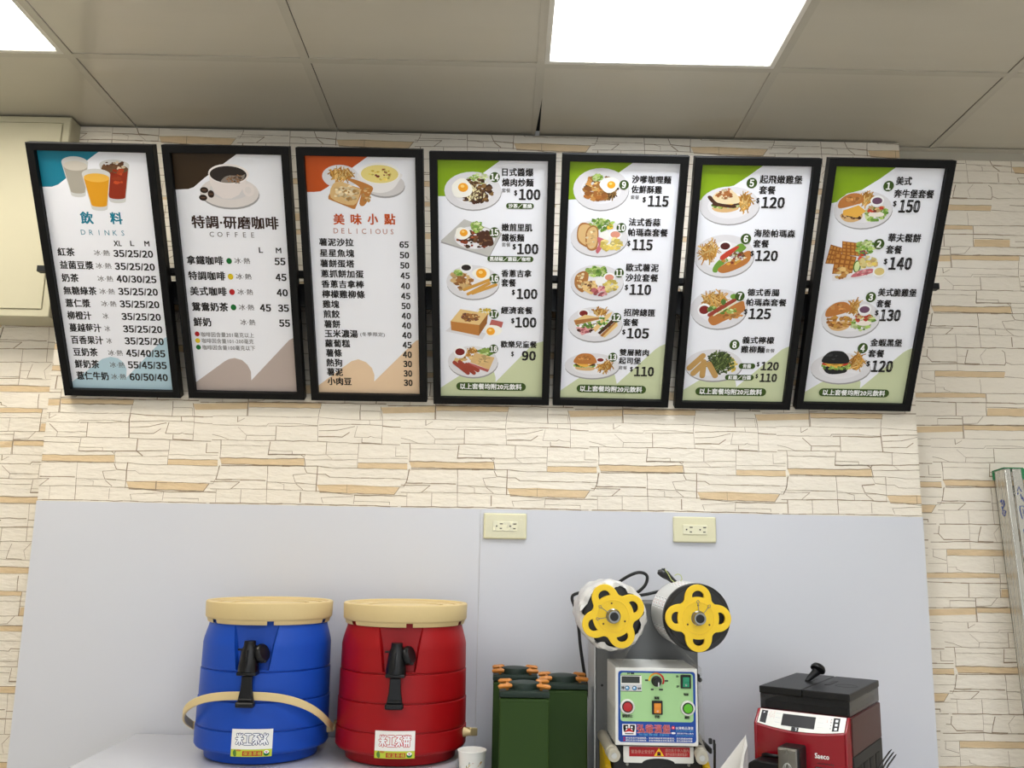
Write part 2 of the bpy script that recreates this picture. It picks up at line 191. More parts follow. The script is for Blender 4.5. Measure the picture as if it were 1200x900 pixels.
"s":[["poly","green",[[-155.6,675.7],[17.7,661.2],[-24.6,630.4],[-63.5,601.2],[-102.6,577.6],[-122.2,570.3],[-149.6,570]]],["poly","mgreen",[[-154,34.1],[-92.5,76.6],[-65.2,92.6],[-23.4,106.4],[6,93.6],[11.1,75.9],[11.2,61.6],[109,169.6],[121.3,176.3],[145.9,183.2],[154.8,6],[-154.5,1.5]]],["ell","shade",-50.3,581.4,73.4,48.2],["ell","plate",-51.1,584.8,73.3,48.2],["ell","plate2",-51.1,584.1,52.8,32.8],["clump",["lett3","pale","lett","pale"],-35.5,615,27.2,13.8,50,11],["clump",["nood","nood2","nood3","meat"],-46,584.1,43.7,31.6,120,15],["fries",["nood3","pale2","nood"],-46,578.4,33.2,19.3,30],["blob","eggw",-79.1,590.6,25.7,25.4],["ell","yolk",-76,593.3,12.9,11.4],["ell","yolk2",-77.5,596.4,5.1,3.8],["poly","shade",[[-73.7,509],[25.3,475.5],[-8.1,410.8],[-136.4,449.3]]],["poly","plateg",[[-73.6,511.7],[23.3,477.5],[-8.1,414.8],[-136.4,453.3]]],["ell","plate2",-46.1,463.8,53.6,30],["clump",["sauce","nood","sauce2","nood3"],-44.1,459.8,46.9,22.4,90,13],["smooth","meat",[[-42.1,478.5],[-30.2,478.7],[-16.2,449],[-26.2,441.6],[-36.1,456.7]]],["smooth","meat",[[-30.2,480.3],[-18.3,478.9],[-6.3,449.1],[-17.4,441.7],[-26.2,456.8]]],["smooth","meat",[[-18.3,482.1],[-6.4,479],[3.7,449.2],[-8.6,441.9],[-16.3,457]]],["clump",["meat2"],-24.2,460.9,23.8,16,12,9],["blob","eggw",-78.2,474.1,20.6,16.7],["ell","yolk",-75,476.1,10.3,9.3],["ell","yolk2",-76.6,479.3,4.1,3.1],["clump",["lett","lett2","lett3","lett"],-40.9,492.4,12.7,11.9,60,14],["ell","shade",-50.6,340.7,70.7,46.3],["ell","plate",-51.4,344.4,70.7,46.3],["ell","plate2",-51.4,343.6,50.9,31.5],["clump",["toast","crust","toast"],-82.5,346.9,28.3,24.8,44,19],["ell","plate2",-69.1,379.4,15.2,11.5],["ell","white",-69,384.3,16.9,11.4],["ell","soy",-69,383.5,12.7,8],["blob","eggw",-28,367.7,25,16.4],["ell","yolk",-28.8,368.5,14.1,12.9],["ell","yolk2",-30.5,371.7,5.6,4.3],["clump",["lett","lett2","lett3","lett"],-90.4,369.4,8.1,5.7,60,14],["stick","fry",-74.5,323.4,4.1,4.2,66.7,27.4],["stick","fry",-64.5,311.8,4.1,4.2,56.7,29.9],["stick","fry",-52.3,314.1,4.1,4.2,62.7,23.7],["poly","plate",[[-126.6,207.3],[-105.8,224.7],[-15.4,202.4],[-25.6,185]]],["ell","plate2",-17.6,264.2,24.5,11.8],["clump",["corn","corn2"],-17.6,263,19.6,9.3,30,9],["poly","toast3",[[-111.9,235.3],[-33.9,225.7],[-35.1,195.7],[-110.1,210.5]]],["poly","toast5",[[-33.9,225.7],[-10.6,258],[-13.4,230.3],[-35.1,195.7]]],["poly","toast6",[[-85,269.6],[-10.6,258],[-33.9,225.7],[-111.9,235.3]]],["clump",["crust","toast7","crust"],-60.6,247.9,25.4,11,40,12],["poly","spam",[[-1.1,242],[30.9,235.2],[26.5,219.3],[-7.2,224.8]]],["blob","eggw",2.7,211.3,24.7,16.3],["ell","yolk",-3,208.6,11.5,10.8],["ell","yolk2",-4.7,212,4.6,3.6],["ell","shade",-50.9,116.6,68.8,45.4],["ell","plate",-51.7,120.6,68.8,45.3],["ell","plate2",-51.7,119.7,49.5,30.8],["fries",["fry","fry2","fry3"],-52.5,152.1,18.7,9.6,16],["clump",["fry2","fry3","toast6"],-75.5,132.1,27.1,11.4,20,20],["clump",["lett","lett2","lett3","lett"],-15.2,148.3,18.7,9.6,60,14],["ell","plate2",-87,144.2,15.7,14.4],["ell","white",-87,149.4,17.4,14.4],["ell","ketch",-87,148.6,13.1,10.1],["poly","spam",[[-65.1,119.1],[-6.6,97.8],[-10.8,91.1],[-65.1,109.4]]],["poly","toast",[[-46.3,147.8],[7.8,133.3],[-6.6,97.8],[-58.8,119.1]]],["clump",["toast6","toast"],-25.5,124,20.8,12.3,18,13],["stick","saus",-102.6,117.6,5.4,5.7,37.4,-30.4],["stick","saus",-88,119.6,5.4,5.7,39.6,-32.1],["stick","saus",-69.3,112.4,5.4,5.7,31.3,-17.2],["late","badge",5.3,620.1,13.2,13],["late","badge",5.4,478.4,13.5,13.5],["late","badge",6.3,355.1,13.3,13.6],["late","badge",5.7,256.9,12.7,13.1],["late","badge",5.5,158.2,12.4,13.1],["pill","badge",71.1,547.8,35.9,7.4],["pill","badge",48,408.3,60.9,7.7],["pill","badge",-1.1,48.4,96.6,11.7]]},
{"t":[["9",0.8,606.3,10.4,15.3,"white",1,0],["10",0.8,496,20,15.8,"white",1,0],["11",2.5,375.8,19.7,15.9,"white",1,0],["12",2.6,252.7,20.7,17,"white",1,0],["13",-0.4,140,19.7,16.4,"white",1,0],["沙嗲咖哩麵",70.7,621.1,100.8,19.3,"K",1,0],["佐鮮酥雞",59.9,595.6,79.7,19.4,"K",1,0],["套餐",30.8,575.6,22.7,10.5,"gray",0,0],["$",55.5,569.3,8.3,14.3,"K",1,0],["115",92.2,566.4,53.1,26.4,"K",1,0],["法式香蒜",60.6,511.5,82.9,19.9,"K",1,0],["帕瑪森套餐",71.2,484.9,104.4,20,"K",1,0],["$",23.2,454.8,8.5,14.8,"K",1,0],["115",59.3,452.1,53.2,27.2,"K",1,0],["歐式薯泥",63.4,391.4,86.7,20.6,"K",1,0],["沙拉套餐",63.8,364,87.3,20.8,"K",1,0],["$",24.4,336.3,9.2,15.4,"K",1,0],["110",62.2,331.5,57.2,27.5,"K",1,0],["招牌總匯",64.1,268,84.7,20.5,"K",1,0],["套餐",42.7,240.4,41.9,20.2,"K",1,0],["$",25.4,212.2,8.9,15.1,"K",1,0],["105",63.9,209.5,59.9,27.5,"K",1,0],["雙層豬肉",57.6,154.8,80.5,18.9,"K",1,0],["起司堡",47.2,130.7,61,19.1,"K",1,0],["套餐",29.2,110.3,22.4,10.9,"gray",0,0],["$",53.2,105.8,7.8,14.6,"K",1,0],["110",88.8,100.2,53.9,26.5,"K",1,0],["以上套餐均附20元飲料",0.5,46.6,173,16.7,"white",1,0]],
"s":[["poly","green",[[-154,673.9],[22.2,663.8],[-13.6,637.4],[-53.3,608.1],[-93.3,579.3],[-119.3,566.7],[-143.8,565]]],["poly","mgreen",[[-153.6,28.8],[-94.7,74.1],[-60.9,90.9],[-9.7,103.5],[8.5,87.9],[15.3,61.8],[115.2,165.1],[127.3,174.3],[147.9,183.7],[162.3,5.4],[-152.5,-1.6]]],["ell","shade",-56.4,590.5,71.8,53.4],["ell","plate",-57.4,593.9,71.8,53.4],["ell","plate2",-57.3,593.1,51.7,36.3],["ell","plate",-57.2,596.8,46.8,34.3],["clump",["nood3","nood","nood4","nood2"],-55.6,595.8,42.3,30.6,100,14],["fries",["nood4","nood3","nood"],-36.7,582.3,22.7,13.5,26],["clump",["fry3","chick","chick2"],-75.2,594.6,25.7,26.9,34,24],["clump",["chick2","chick"],-61,576.2,15.1,9,10,20],["clump",["lett","lett2","lett3","lett"],-68.4,622.6,9.8,6.7,60,14],["blob","eggw",-36.5,605.8,24.1,19.3],["ell","yolk",-32,605.6,10.6,9.4],["ell","yolk2",-33.7,608.5,4.2,3.1],["ell","shade",-54.9,464.4,75.1,48.4],["ell","plate",-55.8,467.8,75,48.4],["ell","plate2",-55.8,467,54,32.9],["clump",["lett","lett2","lett3","lett"],-51.2,502.6,33.7,14.6,60,14],["clump",["cuke","lett2"],-45.1,496.9,11.5,11.5,12,14],["clump",["corn"],-27.9,497.3,8.4,5.4,12,8],["smooth","crust",[[-110.4,499.4],[-97.4,507.3],[-77.8,498.1],[-85.7,465.2],[-82.6,442],[-108.4,455],[-114.3,476.2]]],["smooth","toast",[[-107.6,496.3],[-95.3,502.7],[-79.6,496.2],[-87.6,465.2],[-86.8,447.7],[-105.8,459],[-111.3,476.3]]],["smooth","crust",[[-90.5,484.4],[-76,500.1],[-60.2,492.8],[-57.4,462],[-61.2,438.6],[-78.4,434.3],[-89.6,449.6]]],["smooth","toast",[[-87,482.6],[-74.6,496.3],[-62.8,489.6],[-60.5,461.9],[-65.3,443.2],[-78.6,439],[-86.2,451.6]]],["clump",["toast4","toast"],-76.1,465.4,13.9,23.2,18,10],["ell","pearl",-40.8,473.9,13.1,12.4],["ell","plate2",-13.4,473.8,15.2,12.4],["ell","white",-13.7,478.4,16.9,12.4],["ell","pinks",-13.7,477.6,12.7,8.7],["smooth","ham",[[-60.9,469.6],[-39.3,462.4],[-44.2,446.7],[-56.7,426.9],[-62.9,434.6],[-56,450.4]]],["clump",["scram","scram2","scram"],-21.3,450.3,27,14.8,40,18],["ell","shade",-54.2,344.8,70.9,47.8],["ell","plate",-55.2,348.6,70.8,47.8],["ell","plate2",-55.2,347.8,51,32.5],["clump",["lett","lett2","lett3","lett"],-58,379.6,27.3,11.1,60,14],["clump",["lett","lett2","lett3","lett"],-58.6,372.8,24.9,7.6,60,14],["clump",["cuke","lett2"],-50.3,373,8.3,8.5,8,11],["smooth","crust",[[-112.3,365.3],[-94.2,378.3],[-79.3,372.3],[-80.3,348.9],[-91.4,320.9],[-113.1,337.6]]],["poly","toast6",[[-90.8,350.8],[-57.6,353.7],[-49.9,328.2],[-68.1,315],[-91.7,327.3]]],["clump",["crust","toast7","toast6"],-71.2,335.5,16.7,15.4,22,9],["clump",["toast4","toast6"],-98.4,352.8,11.7,21.3,22,9],["ell","pearl",-46.2,351.4,13.3,11.5],["ell","plate2",-22.4,358.7,14.2,11.9],["ell","white",-22.7,363.8,15.8,11.9],["ell","pinks",-22.7,363,11.9,8.3],["clump",["ham","baconc","ham2"],-45.6,324.9,18.8,12.9,24,14],["clump",["scram","scram2"],-17.1,338.4,16.7,15.4,28,15],["ell","shade",-53,228.6,74.2,48.5],["ell","plate",-54.1,232.5,74.1,48.5],["ell","plate2",-54,231.7,53.4,33],["ell","plate2",-86.3,258.2,13.7,11.4],["ell","white",-86.5,263.4,15.2,11.4],["ell","ketch",-86.5,262.5,11.4,8],["fries",["fry","fry2","fry3"],-42.5,267.9,23.2,12.2,24],["poly","ham2",[[-105.8,222.6],[-47.1,237.1],[-58.7,214.8],[-87.8,200.8]]],["clump",["lett","cuke","lett2","white"],-75.5,228.6,28.8,7.9,30,11],["poly","toast6",[[-111.8,242.3],[-82.1,259.1],[-43.7,252.5],[-43.4,246],[-106.1,229.2]]],["poly","crust",[[-111.8,242.3],[-43.7,252.5],[-43.4,247.3],[-106.1,230.1]]],["clump",["meat","ham"],-75.6,213.5,23.4,7.1,16,11],["poly","toast6",[[-59,221.4],[-23.1,261.7],[-8.7,268.6],[-14.3,255.4],[-52.1,210.5]]],["clump",["lett","cuke","lett2"],-32.2,235.2,17.8,18.5,30,11],["poly","meat",[[-45.6,208.4],[-5.6,251.2],[5.2,247],[-39,204.1]]],["poly","toast6",[[-34.5,199.8],[5.5,242.7],[7.6,229.5],[-25.7,195.5]]],["poly","crust",[[-38.8,201.9],[3.3,244.8],[6,241.8],[-32.2,197.6]]],["ell","shade",-55.4,109.8,75.4,36.5],["ell","plate",-56.4,113.8,75.4,36.4],["ell","plate2",-56.4,112.9,54.3,24.8],["fries",["fry","fry2","fry3"],-21.1,114.6,25,18.2,44],["ell","plate2",-33.4,126.6,10.8,7.3],["ell","white",-33.7,132,12,7.3],["ell","ketch",-33.7,131.1,9,5.1],["blob","buns",-74.6,106.7,27.4,8.1],["clump",["lett","lett2","lett3"],-75,113.7,29.7,5,40,11],["blob","meat",-75.2,117.8,29.1,6],["poly","cheese",[[-102,120.2],[-51.6,121.3],[-71.7,108.8],[-86.8,111.5]]],["clump",["mayo","lett2"],-75.4,121.8,26.7,2.5,16,8],["dome","bunb",-75.4,121.8,29.7,27.6],["clump",["bun2","bunb"],-79,135.7,17.8,6.5,22,10],["late","badge",0.8,606.3,12.4,12.3],["late","badge",0.9,496,12.6,12.7],["late","badge",2.7,375.8,12.5,12.7],["late","badge",2.8,252.7,13.1,13.6],["late","badge",-0.2,140,12.4,13.1],["pill","badge",1.2,46.6,96.7,11.6]]},
{"t":[["5",-8,618.1,11.4,16.8,"white",1,0],["6",-8.3,474.2,11.6,17.5,"white",1,0],["7",-8.3,319.6,10.9,16.8,"white",1,0],["8",-8.9,183.5,11.5,17.9,"white",1,0],["起飛嫩雞堡",66.1,628.2,109.4,20.8,"K",1,0],["套餐",33.8,601,42.6,20.6,"K",1,0],["$",12.4,573.7,8.3,14.3,"K",1,0],["120",52.5,569.4,59.5,27.2,"K",1,0],["海陸帕瑪森",65.7,489.7,108.2,20.1,"K",1,0],["套餐",33,462.1,41.6,20.3,"K",1,0],["$",12.4,435.3,9.3,14.9,"K",1,0],["120",51.3,430.4,58.8,26.8,"K",1,0],["德式香腸",53.8,331.1,85.9,19.2,"K",1,0],["帕瑪森套餐",64.8,303.7,108.6,19.8,"K",1,0],["$",11.8,276.7,9.4,15.3,"K",1,0],["125",50.8,271.8,59.2,28,"K",1,0],["義式檸檬",54.6,197.5,86.7,19.5,"K",1,0],["雞柳麵",42.6,170.9,65.5,19.7,"K",1,0],["套餐",90.2,168.2,24.9,11.4,"gray",0,0],["青醬",31.5,122.5,23.4,11.5,"white",1,0],["$",61.8,127.8,7.5,14.2,"K",1,0],["120",94.7,123.5,48.8,23,"K",1,0],["紅醬／白醬",14.9,89,62.9,11.6,"white",1,0],["$",61.8,93.3,6.7,13.4,"K",1,0],["110",94.4,89.4,47.3,23.3,"K",1,0],["以上套餐均附20元飲料",-5.5,46.5,174.1,16.9,"white",1,0]],
"s":[["poly","green",[[-153.5,675.3],[18.6,664.2],[-18.5,635.4],[-53.6,610.7],[-90.6,602.7],[-122.9,583.5],[-136.3,572],[-148.4,571.8]]],["poly","mgreen",[[-154,38.2],[-98.3,77.3],[-53.6,93.6],[-12.1,98.7],[4.8,76.8],[8.5,60.3],[121.8,171.3],[131.6,176.7],[151.3,184.8],[166.7,7.3],[-151.2,2]]],["ell","shade",-58.8,556.7,77.9,48.5],["ell","plate",-59.9,560.1,77.8,48.5],["ell","plate2",-59.9,559.3,56.1,33],["fries",["fry","fry2","fry3"],-21,570.1,20.9,26.4,40],["blob","buns",-70.5,551.1,32.4,9],["clump",["lett","lett2","lett3"],-71.2,558.9,35.1,5.6,40,11],["blob","meat",-71.7,563.4,34.4,6.7],["poly","cheese",[[-103.6,566.2],[-43.9,567.2],[-67.2,553.4],[-85.1,556.5]]],["clump",["mayo","lett2"],-72.1,567.8,31.6,2.8,16,8],["dome","bunc",-72.1,567.8,35.1,30.7],["clump",["bunp","bunc"],-77.1,583.3,21,7.2,22,10],["smooth","meat",[[-118.2,581.7],[-109.6,583.7],[-91,567.1],[-44.7,560.3],[-47.9,553.8],[-90.2,558.4],[-110.3,570.5]]],["clump",["bunp","bunp","bunc"],-74.7,594.7,21.9,9.7,40,9],["ell","shade",-59.4,424.7,79.4,56.3],["ell","plate",-60.5,428.2,79.3,56.2],["ell","plate2",-60.4,427.4,57.1,38.3],["ell","plate2",-59.9,450.1,15.3,13.3],["ell","white",-60.4,454.7,17,13.3],["ell","soy2",-60.3,454,12.7,9.3],["fries",["fry","fry2","fry3"],-102.3,440.4,27,28.2,54],["smooth","lett2",[[-87.8,387.5],[-78.3,411.4],[-26.8,459.2],[-9.1,455.6],[-9.8,443.9],[-67.5,399.7],[-75.7,383.8]]],["smooth","bunb",[[-74.5,391.7],[-52.9,409.9],[-1.9,442.1],[10.7,432.5],[1.6,408.8],[-35.2,388.4],[-61.9,382]]],["clump",["meat2","baconc","pale","meat2","white"],-36.8,423.9,34.9,15.8,70,12],["smooth","tom",[[-70.1,427.3],[-37.6,451.2],[-24.1,451.4],[-61.4,417.6]]],["clump",["cheese"],-33.5,410.2,29.1,11.9,8,17],["smooth","bunb",[[-66.7,391.8],[-36.5,401],[3.6,426.5],[1.4,410.7],[-35.4,390.4],[-60.1,383.2]]],["ell","shade",-59.8,279.3,76.3,55.1],["ell","plate",-61,283.1,76.3,55],["ell","plate2",-60.9,282.2,54.9,37.4],["fries",["fry","fry2","fry3"],-73.6,308.9,40.6,26,54],["ell","plate2",-100,276.1,16.2,16.9],["ell","white",-100.4,281.2,18,16.9],["ell","ketch",-100.3,280.3,13.5,11.8],["smooth","bunb",[[-86.5,249.6],[-81.7,264.6],[-58,273.4],[-4.1,305.9],[7.2,295.6],[5.1,276.6],[-43.5,250.3],[-71,237.1]]],["clump",["bun2","chick2","bunb"],-33.1,269.6,34.7,13.6,34,17],["clump",["lett","lett2","lett3"],-50.5,279.9,40.8,11,40,13],["stick","saus",-85.2,266.6,5.3,5.5,64.4,43.2],["stick","pale",-73.6,264.7,1.6,1.7,57.5,38.9],["blob","lett2",-25.7,318.9,7.3,7.5],["blob","cuke",-50.6,303,6.5,8.4],["blob","cuke",-84.2,282.7,6.1,7.2],["ell","shade",-59.3,119.6,79.3,46],["ell","plate",-60.5,123.6,79.2,46],["ell","plate2",-60.4,122.7,57.1,31.3],["clump",["corn","scram","corn2"],-10.6,125.3,12.5,22.1,30,12],["clump",["gnood","gnood2","gnood3","gnood"],-42.3,129.2,37.5,33.6,120,12],["fries",["gnood2","gnood3","gnood"],-44.8,133.5,33.3,26.5,50],["stick","chick3",-126.6,114.5,7.9,8.4,34.5,35.7],["stick","chick3",-114.8,99.2,8,8.5,26.7,29.2],["stick","chick3",-89.1,93,8,8.5,0.7,39.8],["stick","chick3",-53.6,93.6,8,8.5,-19.8,32.8],["late","badge",-8,618.1,13.6,13.4],["late","badge",-8.3,474.2,13.8,14],["late","badge",-8.3,319.6,13,13.4],["late","badge",-8.9,183.5,13.7,14.4],["pill","badge",31.5,122.5,22.9,8],["pill","badge",14,89,39.8,8],["pill","badge",-5.5,46.5,98.4,11.8]]},
{"t":[["1",3.8,615,11.4,16.9,"white",1,0],["2",3.4,464.9,11.6,17.6,"white",1,0],["3",4.4,321.6,11.5,17.7,"white",1,0],["4",4.6,178.2,11.7,18.4,"white",1,0],["美式",41.5,628.8,40.6,21,"K",1,0],["奔牛堡套餐",72.6,596.7,103.1,21.2,"K",1,0],["$",27.2,570.2,9.1,15.2,"K",1,0],["150",66.7,564.6,54.2,31.3,"K",1,0],["華夫鬆餅",67.8,482.5,86.4,21.9,"K",1,0],["套餐",45.1,451,42.4,22.1,"K",1,0],["$",28.2,418.5,9.7,15.9,"K",1,0],["140",68.5,414.2,60.1,31.9,"K",1,0],["美式脆雞堡",73.3,335.7,103.1,21.4,"K",1,0],["套餐",42.2,304.4,39.3,20.7,"K",1,0],["$",27.3,277.9,9.6,15.7,"K",1,0],["130",64.8,272.2,54.9,31.4,"K",1,0],["金蝦黑堡",66.5,195,86.7,21.4,"K",1,0],["套餐",44.1,163.5,43.9,21.6,"K",1,0],["$",26.6,133.2,10.6,16.3,"K",1,0],["120",66.4,126.8,58.2,31.8,"K",1,0],["以上套餐均附20元飲料",0.2,47.3,174.3,16.7,"white",1,0]],
